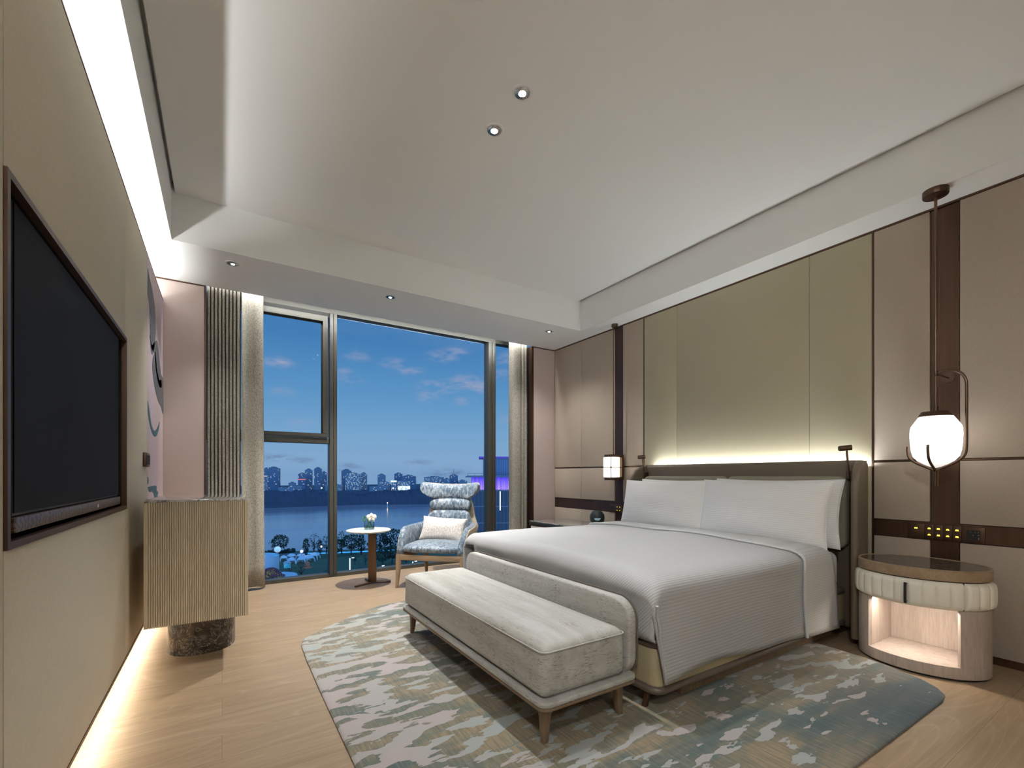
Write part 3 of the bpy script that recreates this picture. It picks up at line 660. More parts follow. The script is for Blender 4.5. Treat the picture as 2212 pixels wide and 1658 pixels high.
def cush(w, d, z0, z1, crown=.015, pw=5, y0=0):
    mb = MB()
    def fn(i, j):
        a = 2*pi*i; b_ = -pi/2+pi*j; ca, sa = cos(a), sin(a); cb_, sb = cos(b_), sin(b_)
        q = lambda c, p: math.copysign(abs(c)**(2/p), c)
        x = w/2*q(ca, pw)*q(cb_, 3); y = d/2*q(sa, pw)*q(cb_, 3); z = (z0+z1)/2+(z1-z0)/2*q(sb, 3)
        if sb > 0: z += crown*(1-(2*x/w)**2)*(1-(2*y/d)**2)
        return (x, y+y0, z)
    return mb.grid(fn, 64, 20, True)
obj('seat_cushion', cush(.63, .60, .330, .428, .012, 6, -.06), 'chairfab', CH, ang=2)
# wrap-around arms: a U in plan with a top edge that climbs from the front corner to the back
def armshell(th0, z_off, grow):
    U = [(-.335, -.335), (-.352, -.20), (-.345, -.02), (-.315, .16), (-.27, .285), (-.14, .335), (0, .345), (.14, .335), (.27, .285), (.315, .16), (.345, -.02), (.352, -.20), (.335, -.335)]
    P = smoothpath([(a, b, 0) for a, b in U], 5); n = len(P); mb = MB(); vs = []; fs = []; nv = 14
    for i, p in enumerate(P):
        s_ = 1-abs(2*i/(n-1)-1); top = .372+.205*min(1, (s_/.17))**.6+.02*min(1, s_/.5); bot = .325
        d = (P[min(i+1, n-1)]-P[max(i-1, 0)]).normalized(); nrm = Vector((d.y, -d.x, 0))  # outwards
        if nrm.dot(Vector((p.x, p.y, 0))) < 0: nrm = -nrm
        th = th0
        for j in range(nv):
            a = 2*pi*j/nv; k = math.copysign(abs(sin(a))**.6, sin(a)); q = math.copysign(abs(cos(a))**.8, cos(a))
            z = (top+bot)/2+(top-bot)/2*k + z_off; fl = (z-.33)*.02-.03+grow
            vs.append(tuple(p+nrm*(q*th/2+fl)+Vector((0, 0, z))))
    for i in range(n-1):
        for j in range(nv): fs.append((i*nv+j, i*nv+(j+1) % nv, (i+1)*nv+(j+1) % nv, (i+1)*nv+j))
    fs += [tuple(range(nv)), tuple(reversed([(n-1)*nv+j for j in range(nv)]))]
    return mb.add(vs, fs)
obj('armrest', armshell(.072, 0, 0), 'chairfab', CH, ang=2)
o_ = obj('outer_shell', armshell(.022, -.018, .026), 'piping', CH, ang=2); o_['label'] = 'beige welt around the outside of the arms'
for sx in (-1, 1):
    obj('leg', MB().tube([(sx*.325, -.325, .325), (sx*.327, -.328, .20), (sx*.338, -.34, 0)], [.028, .026, .015], 14), 'oak', CH)
    obj('leg', MB().tube([(sx*.27, .235, .325), (sx*.275, .26, .18), (sx*.29, .30, 0)], [.026, .024, .014], 14), 'oak', CH)
obj('seat_rail', MB().box(-.31, .31, -.345, -.315, .272, .325).box(-.26, .26, .22, .25, .272, .325), 'oak_h', CH, bevel=.004)
for sx in (-1, 1):
    obj('seat_rail', MB().prism([(sx*.310, -.33), (sx*.338, -.33), (sx*.285, .24), (sx*.257, .24)], .272, .325), 'oak_h', CH, bevel=.003)
# lumbar cushion
def pillowmesh(w, h, t, pin=.05, pe=.42, nu=26, nv=20, wr=0, seed=0):
    mb = MB(); r_ = random.Random(seed); ph = [r_.uniform(0, 6) for _ in range(6)]
    for sg in (1, -1):
        def fn(i, j, sg=sg):
            u = -1+2*i; v = -1+2*j
            u = math.sin(u*pi/2)**1 if abs(u) < 1 else u; v = math.sin(v*pi/2) if abs(v) < 1 else v
            x = w/2*u*(1-pin*(1-v*v)); z = h/2*v*(1-pin*1.2*(1-u*u))
            th = t/2*(max(0, 1-u*u)**pe)*(max(0, 1-v*v)**pe)
            e = (1-u*u)*(1-v*v)
            th += wr*e*(sin(u*5+ph[0]+v*3)*.5+sin(v*7+ph[1]-u*2)*.5) + wr*.8*(u*u*v*v)*(1-max(abs(u), abs(v)))*sin(20*(u-v)+ph[2])
            return (x, sg*max(th, 0), z)
        mb.grid(fn, nu, nv)
    return mb
def on_chair(x, y, z):
    a = CH.rotation_euler[2]; return (CH.location.x+x*cos(a)-y*sin(a), CH.location.y+x*sin(a)+y*cos(a), z)
lc = tag(obj('lumbar_cushion', pillowmesh(.49, .265, .12, .08, .42, wr=.004, seed=4), 'cushion', ang=2, loc=on_chair(-.005, .055, .535)), 'champagne velvet rectangular cushion leaning in the blue wing armchair', 'cushion')
lc.rotation_euler = (R(-24), R(3), CH.rotation_euler[2])

# bench at the foot of the bed
bn = thing('bed_bench', 'long upholstered bench in silver beige flecked velvet at the foot of the bed', 'bench', (1.33, 2.255, 0))
def rbox(x0, x1, y0, y1, z0, z1, r, rv, crown=0, n=8, m=6, taper=0):
    """box rounded in plan (r) and in section (rv), with a crowned top"""
    mb = MB(); rings = []
    prof = [(rv*(1-cos(pi/2*(1-k/m)))*0+rv*(1-sin(pi/2*k/m)), z0+rv*(1-cos(pi/2*k/m))) for k in range(m+1)]
    prof += [(rv*(1-cos(pi/2*k/m)), z1-rv+rv*sin(pi/2*k/m)) for k in range(m+1)]
    for ins, z in prof:
        tp = taper*(z-z0)/(z1-z0)
        pts = rrect(x0+ins+tp, x1-ins-tp, y0+ins+tp, y1-ins-tp, max(.003, r-ins*.6), n); rings.append([(a, b, z) for a, b in pts])
    for k in (.8, .55, .25, .04):
        last = rings[2*m+1]; cx_, cy_ = (x0+x1)/2, (y0+y1)/2
        rings.append([(cx_+(a-cx_)*k, cy_+(b-cy_)*(1-(1-k)*.35 if k > .1 else .62), z1+crown*(1-k*k)) for a, b, _ in last])
    c_ = len(rings[0]); vs = [p for r_ in rings for p in r_]
    fs = [(i*c_+k, i*c_+(k+1) % c_, (i+1)*c_+(k+1) % c_, (i+1)*c_+k) for i in range(len(rings)-1) for k in range(c_)]
    fs += [tuple(reversed(range(c_))), tuple((len(rings)-1)*c_+k for k in range(c_))]
    return mb.add(vs, fs)
obj('seat', rbox(-.268, .200, -.812, .815, .204, .422, .034, .044, .012, taper=.006), 'bench', bn, ang=2)
obj('piping', MB().tube([(a, b, .394) for a, b in rrect(-.2655, .1975, -.8095, .8125, .032, 8)], .0036, 6, True), 'bench', bn)
# shell: tray under the seat that rises into a low backrest
obj('seat_shell', MB().prism(rrect(-.278, .262, -.828, .832, .045, 8), .178, .202), 'bench', bn, bevel=.009, seg=3, ang=.9)
obj('backrest', MB().prism(rrect(-.815, .815, .180, .535, .10, 10), .212, .262, 'X'), 'bench', bn, bevel=.014, seg=4, ang=.9)
obj('backrest_piping', MB().tube([(.258, a, b) for a, b in rrect(-.819, .819, .176, .539, .10, 10)], .0045, 6, True), 'leather_roll', bn)
obj('wooden_rim', MB().prism(rrect(-.277, .262, -.828, .832, .045, 8), .166, .179), 'walnut', bn, bevel=.004, seg=2)
def benchleg(x, y, ix, iy):
    mb = MB(); z = [0, .06, .125, .167]; hw = [.011, .0145, .0185, .024]
    vs = []
    for k in range(4):
        cx_ = x*(1)+ix*(.010*k/3); cy_ = y+iy*(.010*k/3); h_ = hw[k]
        vs += [(cx_-h_, cy_-h_, z[k]), (cx_+h_, cy_-h_, z[k]), (cx_+h_, cy_+h_, z[k]), (cx_-h_, cy_+h_, z[k])]
    fs = [(k*4+j, k*4+(j+1) % 4, k*4+4+(j+1) % 4, k*4+4+j) for k in range(3) for j in range(4)]+[(3, 2, 1, 0), (12, 13, 14, 15)]
    mb.add(vs, fs)
    # bracket wings that sweep into the rim
    for ax in (0, 1):
        s_ = ix if ax == 0 else iy; pts = [(0, .167), (.016*s_, .095), (.030*s_, .130), (.070*s_, .154), (.15*s_, .167)]
        if ax == 0: mb.prism([(x+a, z_) for a, z_ in pts], y-.012, y+.012, 'Y')
        else: mb.prism([(y+a, z_) for a, z_ in pts], x-.012, x+.012, 'X')
    return obj('leg', mb, 'walnut', bn, bevel=.002, seg=2)
for sx, x in ((-1, -.225), (1, .200)):
    for sy in (-1, 1): benchleg(x, sy*.765, -sx, -sy)

# bed: base, headboard and reading lamps
bd = thing('bed', 'king size bed with sand leather base and taupe winged headboard against the right wall', 'bed', (2.66, 2.27, 0))
BX, BY = 2.66, 2.27
def bo(x0, x1, y0, y1): return (x0-BX, x1-BX, y0-BY, y1-BY)
obj('base', MB().prism(rrect(*bo(1.672, 3.60, 1.392, 3.148), .05, 6), .125, .300), 'leather_sand', bd, bevel=.004, ang=.5)
obj('lower_roll', rbox(*bo(1.658, 3.60, 1.380, 3.160), .088, .126, .06, .018), 'leather_roll', bd, ang=1)
obj('upper_roll', rbox(*bo(1.662, 3.60, 1.384, 3.156), .296, .338, .06, .020), 'leather_roll', bd, ang=1)
obj('plinth', MB().box(*bo(1.915, 3.50, 1.450, 3.09), .015, .089), 'walnut', bd, smooth=False)
for y in (1.47, 3.07):
    obj('leg', MB().prism([(1.668-BX, .015), (1.688-BX, .015), (1.712-BX, .089), (1.692-BX, .089)], y-.012-BY, y+.012-BY, 'Y'), 'bronze_light', bd, bevel=.002)
obj('headboard', rbox(*bo(3.615, 3.700, 1.300, 3.195), .05, 1.203, .02, .035), 'leather_taupe', bd, ang=1)
for yf, yb, o0, o1 in ((1.305, 1.370, 1.262, 1.312), (3.165, 3.130, 3.208, 3.188)):
    # wing in plan: from the wall to its rounded front edge; profile rounded at the top front
    mb = MB(); zs = 22; vs = []; fs = []; sec = 16
    for k in range(zs+1):
        z = .05+(1.198-.05)*k/zs
        kk = max(0, (z-.95)/.248); front = 3.415+.19*(1-math.sqrt(max(0, 1-min(1, kk)**2.4)))
        fr_ = (3.70-front)/(3.70-3.415)
        yi = yb+(yf-yb)*fr_ if yf < 2 else yb+(yf-yb)*fr_; yo = o1+(o0-o1)*fr_
        th = abs(yo-yi)/2; yc = (yi+yo)/2; bi = yb; bo_ = o1
        ring = [(3.70, bi), (front+th, yi)]
        ring += [(front+th-th*sin(pi*q/8), yc+(yi-yc)*cos(pi*q/8)) for q in range(1, 8)]
        ring += [(front+th, yo), (3.70, bo_)]
        vs += [(a-BX, b-BY, z) for a, b in ring]
    c_ = len(ring)
    for k in range(zs):
        for q in range(c_): fs.append((k*c_+q, k*c_+(q+1) % c_, (k+1)*c_+(q+1) % c_, (k+1)*c_+q))
    fs += [tuple(reversed(range(c_))), tuple(zs*c_+q for q in range(c_))]
    wg = obj('wing', mb.add(vs, fs), 'leather_taupe', bd, ang=1)
    yo = o0 if yf < 2 else o0
    obj('foot_block', MB().box(3.60-BX, 3.63-BX, min(yb, o1)+.01-BY, max(yb, o1)-.01-BY, 0, .05), 'bronze', bd, smooth=False)
for y0, y1 in ((1.375, 2.243), (2.250, 3.125)):
    mb = MB().prism(rrect(y0-BY, y1-BY, .60, 1.092, .055, 8), 3.540-BX, 3.618-BX, 'X')
    obj('headboard_pad', mb, 'pad', bd, bevel=.022, seg=5, ang=1)
mt = tag(obj('mattress', rbox(1.700, 3.535, 1.400, 3.145, .338, .585, .08, .05, .01), 'sheet', ang=1), 'thick mattress in a white striped fitted sheet on the sand leather bed base', 'mattress')

# duvet: one sheet over the bed, the near side hanging free down to a slanting hem, the foot end tucked in
DX0, DX1, DZ = 1.618, 3.285, .668
def duvet_fn(lift=0, xa=DX0, xb=DX1, hemlift=0):
    NX, NS = 48, 64
    def top(x, y):
        # crowned top, falling off over the foot edge
        yy = (y-2.27)/.90; z = DZ-(.045 if yy < 0 else .022)*abs(yy)**2.6-.012*max(0, (x-2.9)/.5)
        d = x-DX0
        if d < .08: z -= .08-math.sqrt(max(0, .08**2-(.08-d)**2))
        z += .004*sin(x*5+y*3)+.003*sin(y*9-x*4)
        return z+lift
    HZ = [(1.60, .150), (1.702, .161), (1.898, .181), (2.113, .178), (2.352, .160), (2.621, .150), (2.956, .136), (3.20, .110), (3.42, .090)]
    def hem(x):
        for (a, c), (b_, d) in zip(HZ[:-1], HZ[1:]):
            if x <= b_: return c+(d-c)*max(0, (x-a)/(b_-a))
        return HZ[-1][1]
    def fn(i, j):
        x = xa+(xb-xa)*i; s_ = j
        # s: 0 near hem, .22 near top edge, .78 far edge, 1 far hem
        if s_ < .26:
            k = s_/.26; zt = top(x, 1.47); zh = hem(x)+hemlift
            kk = min(1, k/.78); z = zh+(zt-.075-zh)*kk; y = 1.366-.004-lift*.9
            y += -.012*(1-kk)*(.5+.5*sin(x*11))+.006*sin(x*6+z*8)
            if k > .78:
                a = (k-.78)/.22*pi/2; z = zt-.075+.075*sin(a)*1.0; y = 1.36-lift+.11*(1-cos(a))
            return (x+.07*(1-kk)*math.exp(-((x-DX0)/.10)**2)+.115*(1-kk)*max(0, (x-3.0)/.285)**1.5, y, z)
        if s_ > .78:
            k = (1-s_)/.22; zt = top(x, 3.07); zh = .16
            kk = min(1, k/.78); z = zh+(zt-.075-zh)*kk; y = 3.262+lift
            if k > .78: a = (k-.78)/.22*pi/2; z = zt-.075+.075*sin(a); y = 3.262+lift-.187*(1-cos(a))**1.9
            return (x, y, z)
        y = 1.47+(3.075-1.47)*(s_-.26)/.52; return (x, y, top(x, y))
    return fn, NX, NS
fn, NX, NS = duvet_fn()
mb = MB().grid(lambda i, j: fn(i**1.25, j), NX, NS)
def footfn(i, j):
    # foot drop, sharing the top sheet's first row, tucked in above the base
    j0 = 14; j1 = 50; q = j0+round(i*(j1-j0)); p = fn(0, q/NS); k = j
    if k == 0: return p
    z = p[2]+(.335-p[2])*k; zz = (p[2]-z)/(p[2]-.335)
    return (p[0]+.004+.010*k+.022*max(0, (k-.85)/.15)**2+.003*sin(p[1]*14+k*2)*k, p[1]+.014*(1 if q < 20 else (-1 if q > 46 else 0))*zz, z)
mb2 = MB().grid(footfn, 36, 14)
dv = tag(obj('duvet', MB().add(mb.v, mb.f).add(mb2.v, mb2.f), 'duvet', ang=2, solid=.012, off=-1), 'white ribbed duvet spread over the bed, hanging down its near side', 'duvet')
ed = MB().tube([(DX0+.008+(.062*(1-k/20)), 1.357-.003*sin(k), .17+(.52-.17)*k/20) for k in range(21)], .007, 8)
obj('edge_fold', ed, 'duvet', dv)
fn2, _, _ = duvet_fn(.013, 2.935, 3.290, 0)
obj('turned_down_cuff', MB().grid(lambda i, j: (lambda p: (p[0]+(.022*sin(p[1]*2.3)+.012*sin(p[1]*7))*(1-i), p[1], p[2]))(fn2(i, j)), 14, NS), 'cuff', dv, ang=2, solid=.014, off=-1)
obj('cuff_edge', MB().tube([(lambda p: (p[0]+.022*sin(p[1]*2.3)+.012*sin(p[1]*7), p[1], p[2]-.004))(fn2(0, j/80)) for j in range(81)], .0085, 8), 'cuff', dv)

# pillows: two in front, two behind
def pil(label, y, x, z, w, h, t, tilt, seed, yaw=0):
    o = obj('pillow', pillowmesh(w, h, t, .055, .46, 34, 26, .008, seed), 'linen_z', ang=2, loc=(x, y, z))
    o.rotation_euler = (R(tilt), 0, R(90)+yaw)
    obj('piped_edge', MB().tube([(w/2*u*(1-.055*(1-v*v)), 0, h/2*v*(1-.066*(1-u*u))) for u, v in
        [(-1+2*k/12, -1) for k in range(12)]+[(1, -1+2*k/12) for k in range(12)]+[(1-2*k/12, 1) for k in range(12)]+[(-1, 1-2*k/12) for k in range(12)]], .003, 6, True), 'linen_z', o)
    return tag(o, label, 'pillow', 'white pillows on the bed')
pil('front white pillow on the near half of the bed, beside the globe lamp', 1.850, 3.325, .838, .95, .46, .23, 12, 1)
pil('front white pillow on the far half of the bed, beside the square lantern', 2.715, 3.325, .834, .93, .445, .23, 12, 2)
pil('rear white pillow of the near half, its edge showing beside the headboard wing', 1.825, 3.46, .842, .93, .465, .14, 9, 3)
pil('rear white pillow of the far half, only its top corner showing', 2.655, 3.46, .838, .88, .455, .14, 9, 5)

# reading lamps on the headboard
for nm, y, lab in (('a', 1.372, 'slim bronze reading lamp on the near end of the headboard, by the globe lamp'), ('b', 3.135, 'slim bronze reading lamp on the far end of the headboard, by the square lantern')):
    t = thing('reading_lamp', lab, 'reading lamp', (3.612, y, 1.10), group='reading lamps on the headboard')
    sg = 1 if nm == 'a' else -1
    obj('mount', MB().box(-.030, .002, -.016, .016, -.03, .03), 'bronze', t, bevel=.003)
    obj('arm', MB().tube([(-.036, 0, -.02), (-.036, 0, .0), (-.075, -.004, .165)], .0065, 10), 'bronze_light', t)
    obj('lamp_head', MB().tube([(-.052, -.022, .186), (-.094, .032, .180)], .0185, 20), 'bronze_light', t, ang=.8)
    obj('front_ring', MB().tube([(-.094, .032, .180), (-.0965, .035, .1797)], .0155, 20), 'black', t, ang=.8)
    obj('joint', MB().lathe([(.001, -.009), (.009, -.004), (.009, .004), (.001, .009)], (-.036, 0, -.02), 12), 'bronze', t)

# oval nightstand (near side)
NX0, NY0 = 3.48, .97
ns = thing('oval_nightstand', 'oval nightstand with dark marble top, cream tufted drawer and lit open niche', 'nightstand', (NX0, NY0, 0))
def ell(q, g=0): a = R(q); return ((.25+g)*cos(a), (.30+g)*sin(a))
def arcwall(q0, q1, g_out, g_in, z0, z1, n=40):
    o = [ell(q0+(q1-q0)*k/n, g_out) for k in range(n+1)]; i_ = [ell(q1+(q0-q1)*k/n, g_in) for k in range(n+1)]
    return MB().prism(o+i_, z0, z1)
full = lambda g, n=96: [ell(360*k/n, g) for k in range(n)]
obj('wooden_rim', MB().prism(full(0), .53, .585), 'oak_h', ns, bevel=.003, ang=.5)
obj('marble_top', MB().prism(full(-.016), .585, .5865), 'marble_dark', ns, ang=.5)
obj('rim_lip', MB().grid(lambda i, j: (lambda q, g: (ell(q, g)[0], ell(q, g)[1], .5852+(.004 if 0 < j < 1 else 0)))(360*i, [-.0155, -.013, -.003, 0][min(3, int(j*3+.5))]), 96, 3, True), 'oak_h', ns, ang=2)
def tuft(q0, q1, chans, z0=.375, z1=.524):
    n = chans*8; m = 10; mb = MB(); vs = []; fs = []
    for i in range(n+1):
        q = q0+(q1-q0)*i/n; sc = abs(sin(pi*(i % 8)/8)) if i % 8 else 0
        for j in range(m+1):
            k = j/m; e = (1-abs(2*k-1)**5)**.5
            g = -.012+(.014+.013*sc**.3)*e; p = ell(q, g); vs.append((p[0], p[1], z0+(z1-z0)*k))
    w = m+1
    for i in range(n):
        for j in range(m): fs.append((i*w+j, (i+1)*w+j, (i+1)*w+j+1, i*w+j+1))
    fs += [tuple(j for j in range(w)), tuple(n*w+j for j in reversed(range(w)))]
    return mb.add(vs, fs)
obj('drawer_box', MB().prism(full(-.012), .378, .530), 'dark_gap', ns, smooth=False)
dr = obj('drawer', tuft(124, 229, 9), 'leather_cream', ns, ang=1.2)
obj('tufted_side', tuft(230.5, 300, 5), 'leather_cream', ns, ang=1.2)
obj('tufted_side', tuft(60, 122.5, 5), 'leather_cream', ns, ang=1.2)
hx, hy = ell(182, .016)
obj('handle', MB().box(hx-.014, hx-.006, hy-.006, hy+.006, .390, .505).box(hx-.008, hx+.01, hy-.004, hy+.004, .395, .402).box(hx-.008, hx+.01, hy-.004, hy+.004, .493, .500), 'black', dr, bevel=.001, seg=2)
obj('base_side', arcwall(226, 360+90, -.004, -.024, .075, .376), 'greyoak', ns, ang=.5)
obj('base_side', arcwall(90, 140, -.004, -.024, .075, .376), 'greyoak', ns, ang=.5)
obj('niche_floor', MB().prism(full(-.004), .012, .075), 'greyoak', ns, bevel=.002, ang=.5)
obj('plinth', MB().prism(full(-.015), 0, .012), 'dark_gap', ns)
a0 = ell(226, -.008); a1 = ell(140, -.008)
obj('niche_back', MB().box(.125, .14, a0[1]+.006, a1[1]-.006, .076, .376), 'greyoak', ns, smooth=False)
obj('niche_side', MB().box(a0[0]+.012, .125, a0[1]-.006, a0[1]+.008, .076, .376), 'greyoak', ns, smooth=False)
obj('niche_side', MB().box(a1[0]+.012, .125, a1[1]-.008, a1[1]+.006, .076, .376), 'greyoak', ns, smooth=False)

# far nightstand: rectangular, marble topped
nf = thing('nightstand', 'low nightstand with grey marble top and rounded bronze edge in the corner beyond the bed', 'nightstand', (3.495, 4.12, 0))
obj('marble_top', MB().prism(rrect(-.262, .268, -.60, .565, .03, 6), .528, .537), 'marble_grey', nf, bevel=.002)
obj('bronze_edge', MB().prism(rrect(-.266, .270, -.604, .569, .034, 6), .480, .529), 'bronze_light', nf, bevel=.004)
obj('drawer', MB().box(-.255, -.235, -.58, .53, .30, .475), 'leather_cream', nf, bevel=.006)
obj('body', MB().box(-.240, .262, -.59, .545, .06, .480), 'greyoak', nf, smooth=False)
obj('plinth', MB().box(-.20, .25, -.56, .52, 0, .06), 'dark_gap', nf, smooth=False)
# clock radio
ck = thing('clock_speaker', 'small dark spherical clock speaker with a round display on the far nightstand', 'clock radio', (3.60, 3.845, .537))
CR = .083
obj('shell', MB().lathe([(.03, .0), (.055, .012), (.078, .045), (.083, .083), (.078, .118), (.055, .150), (.025, .163), (.0, .165)], seg=40), 'radio', ck)
fd = Vector((-.66, -.74, .12)).normalized(); sd = fd.cross(Vector((0, 0, 1))).normalized(); uu = sd.cross(fd)
cc = Vector((0, 0, .083))+fd*.068
mb = MB(); ring = [cc+(sd*cos(2*pi*k/32)+uu*sin(2*pi*k/32))*.046 for k in range(32)]; mb.add([cc-fd*.02]+ring+[cc+fd*.0135], [(0, (k+1) % 32+1, k+1) for k in range(32)]+[(33, k+1, (k+1) % 32+1) for k in range(32)])
sc_ = obj('screen', mb, 'black', ck, ang=1)
mb = MB(); cc2 = cc+fd*.0125
mb.add([cc2+(sd*cos(a)+uu*sin(a))*.040-fd*.0115 for a in [R(190+16*k) for k in range(11)]]+[cc2-sd*.038-uu*.002-fd*.004, cc2+sd*.038-uu*.002-fd*.004], [tuple(range(11))])
dd_ = obj('display', MB().prism([(-.037, -.012), (.037, -.012), (.030, -.026), (.016, -.037), (-.016, -.037), (-.030, -.026)], 0, .001), 'display', sc_)
dd_.matrix_basis = Matrix(((sd.x, uu.x, fd.x, cc.x+fd.x*.0125), (sd.y, uu.y, fd.y, cc.y+fd.y*.0125), (sd.z, uu.z, fd.z, cc.z+fd.z*.0125), (0, 0, 0, 1)))
obj('top_button', MB().lathe([(.022, .1625), (.020, .166), (.004, .1665)], seg=24), 'black', ck)
obj('base', MB().lathe([(.045, 0), (.04, .006), (.03, .008)], seg=30), 'black', ck)

# wall switch strips above both nightstands
s1 = thing('switch_strip', 'bronze switch strip with lit amber icons above the oval nightstand', 'switch', (3.776, .938, .742))
gy = [.176, .0905, .0465, .003, -.0395, -.081, -.181]
for k in range(6):
    a, b = gy[k]-.001, gy[k+1]+.001; pl = obj('switch_plate', MB().box(-.012, 0, b, a, -.0475, .0475), 'bronze', s1, bevel=.001, seg=2)
    if k == 0: obj('icon', MB().box(-.0128, -.012, (a+b)/2-.008, (a+b)/2+.008, .016, .024), 'amber', pl, smooth=False)
    elif k < 5:
        c0 = (a+b)/2
        for zz in (.022, -.018):
            mb = MB().box(-.0128, -.012, c0-.0075, c0+.0075, zz-.0035, zz+.0008)
            if k in (1, 3): mb.prism([(c0-.0065, zz+.0015), (c0+.0065, zz+.0015), (c0+.004, zz+.0055), (c0-.004, zz+.0055)], -.0128, -.012, 'X')
            else: mb.box(-.0128, -.012, c0-.006, c0-.001, zz+.0015, zz+.006).box(-.0128, -.012, c0+.001, c0+.006, zz+.0015, zz+.006)
            obj('icon', mb, 'amber', pl, smooth=False)
    else:
        sk = obj('socket', MB().box(-.0128, -.012, b+.018, a-.020, -.030, .030), 'black', pl, smooth=False)
        mb = MB()
        for yy_, zz, w_, h_ in ((.02, .018, .004, .002), (.04, .018, .004, .002), (.03, -.002, .003, .006)): mb.box(-.0132, -.0128, b+.018+yy_, b+.018+yy_+w_, zz, zz+h_)
        mb.box(-.0132, -.0128, b+.024, b+.030, .018, .0195).box(-.0132, -.0128, b+.022, b+.030, .002, .004).box(-.0132, -.0128, b+.024, b+.027, -.024, -.012)
        obj('socket_marks', mb, 'chrome', sk, smooth=False)
s2 = thing('switch_strip', 'small dark switch plate with four lit amber dots beyond the bed, by the square lantern', 'switch', (3.774, 3.70, .722))
pl = obj('switch_plate', MB().box(-.012, 0, -.084, .114, -.046, .046), 'bronze', s2, bevel=.001, seg=2)
obj('socket', MB().box(-.0126, -.012, .035, .092, -.028, .028), 'black', pl, smooth=False)
for y in (-.045, -.005):
    for z in (-.018, .020): obj('icon', MB().lathe([(.0045, 0), (.004, .001)], seg=10), 'amber', pl).matrix_basis = Matrix.Translation((-.012, y, z)) @ Matrix.Rotation(-pi/2, 4, 'Y')

# globe pendant (near)
gp = thing('globe_pendant', 'lit opal globe pendant held in bronze prongs beside the bed, hanging over the oval nightstand', 'pendant lamp', (3.55, .92, 0))
obj('canopy', MB().lathe([(.012, 2.735), (.058, 2.745), (.060, 2.750), (.060, 2.779), (.058, 2.7795)], seg=40), 'bronze', gp)
obj('rod', MB().tube([(0, 0, 1.49), (0, 0, 2.74)], .0075, 12), 'bronze_light', gp)
obj('collar', MB().lathe([(.011, 1.685), (.012, 1.688), (.012, 1.712), (.011, 1.715)], seg=20), 'bronze', gp)
obj('cap', MB().lathe([(.014, 1.505), (.014, 1.478), (.066, 1.474), (.080, 1.448), (.078, 1.445)], seg=48), 'bronze', gp, ang=.5)
gprof = [(.076, 1.448), (.096, 1.415), (.112, 1.388), (.1155, 1.37), (.1165, 1.34), (.1150, 1.29), (.1105, 1.245), (.1025, 1.212), (.082, 1.185), (.050, 1.163), (.018, 1.147), (.001, 1.144)]
obj('globe', MB().lathe(gprof, seg=56), 'globe', gp, ang=2)
# bracket to the wall plate, bent tall arm, and the short prongs that carry the globe
obj('wall_plate', MB().tube([(.222, 0, 1.70), (.229, 0, 1.70)], .030, 28), 'bronze_light', gp, ang=.8)
obj('wall_bracket', MB().tube([(.008, 0, 1.70), (.225, 0, 1.70)], .005, 10), 'bronze', gp)
obj('arm', MB().tube(smoothpath([(0, -.010, 1.702), (0, -.055, 1.708), (0, -.10, 1.692), (0, -.128, 1.645), (0, -.132, 1.58), (0, -.132, 1.42), (0, -.132, 1.27), (0, -.124, 1.215), (0, -.095, 1.180), (0, -.045, 1.150), (0, -.014, 1.132), (0, -.008, 1.10), (0, -.008, 1.035)], 6), .0072, 12), 'bronze_light', gp)
for a, zt in ((90, 1.275), (180, 1.275), (0, 1.275)):
    dx, dy = cos(R(a)), sin(R(a))
    obj('prong', MB().tube(smoothpath([(dx*r, dy*r, z) for r, z in ((.130, zt), (.131, 1.245), (.122, 1.205), (.092, 1.175), (.045, 1.148), (.014, 1.130), (.008, 1.10), (.008, 1.035))], 6), .0068, 12), 'bronze_light', gp)

# square lantern pendant (far)
lp = thing('lantern_pendant', 'lit square alabaster lantern on a thin bronze rod beyond the bed', 'pendant lamp', (3.665, 3.655, 0))
obj('canopy', MB().lathe([(.012, 2.742), (.032, 2.745), (.034, 2.75), (.034, 2.779), (.032, 2.7795)], (.02, 0, 0), seg=32), 'bronze', lp)
obj('rod', MB().tube([(.0, 0, 1.32), (.0, 0, 2.75)], .0045, 10), 'bronze_light', lp)
obj('shade', MB().prism(rrect(-.098, .050, -.062, .072, .030, 6), 1.078, 1.300), 'lantern', lp, bevel=.006, ang=1)
for z0, z1 in ((1.302, 1.330), (1.046, 1.076)): obj('cap', MB().box(-.070, .088, -.072, .072, z0, z1), 'bronze', lp, bevel=.003)
obj('side_plate', MB().box(.056, .088, -.072, .072, 1.076, 1.302), 'bronze_light', lp, bevel=.002)
obj('band', MB().tube([(a, b, 1.186) for a, b in rrect(-.103, .060, -.067, .077, .032, 6)], .0032, 8, True), 'bronze_light', lp)
obj('stay', MB().tube([(-.094, -.058, 1.075), (-.101, -.063, 1.186), (-.094, -.058, 1.302)], .0036, 8), 'bronze', lp)
obj('knob', MB().lathe([(.001, -.011), (.008, -.007), (.010, 0), (.008, .007), (.001, .011)], (-.101, -.064, 1.186), 16), 'bronze_light', lp)

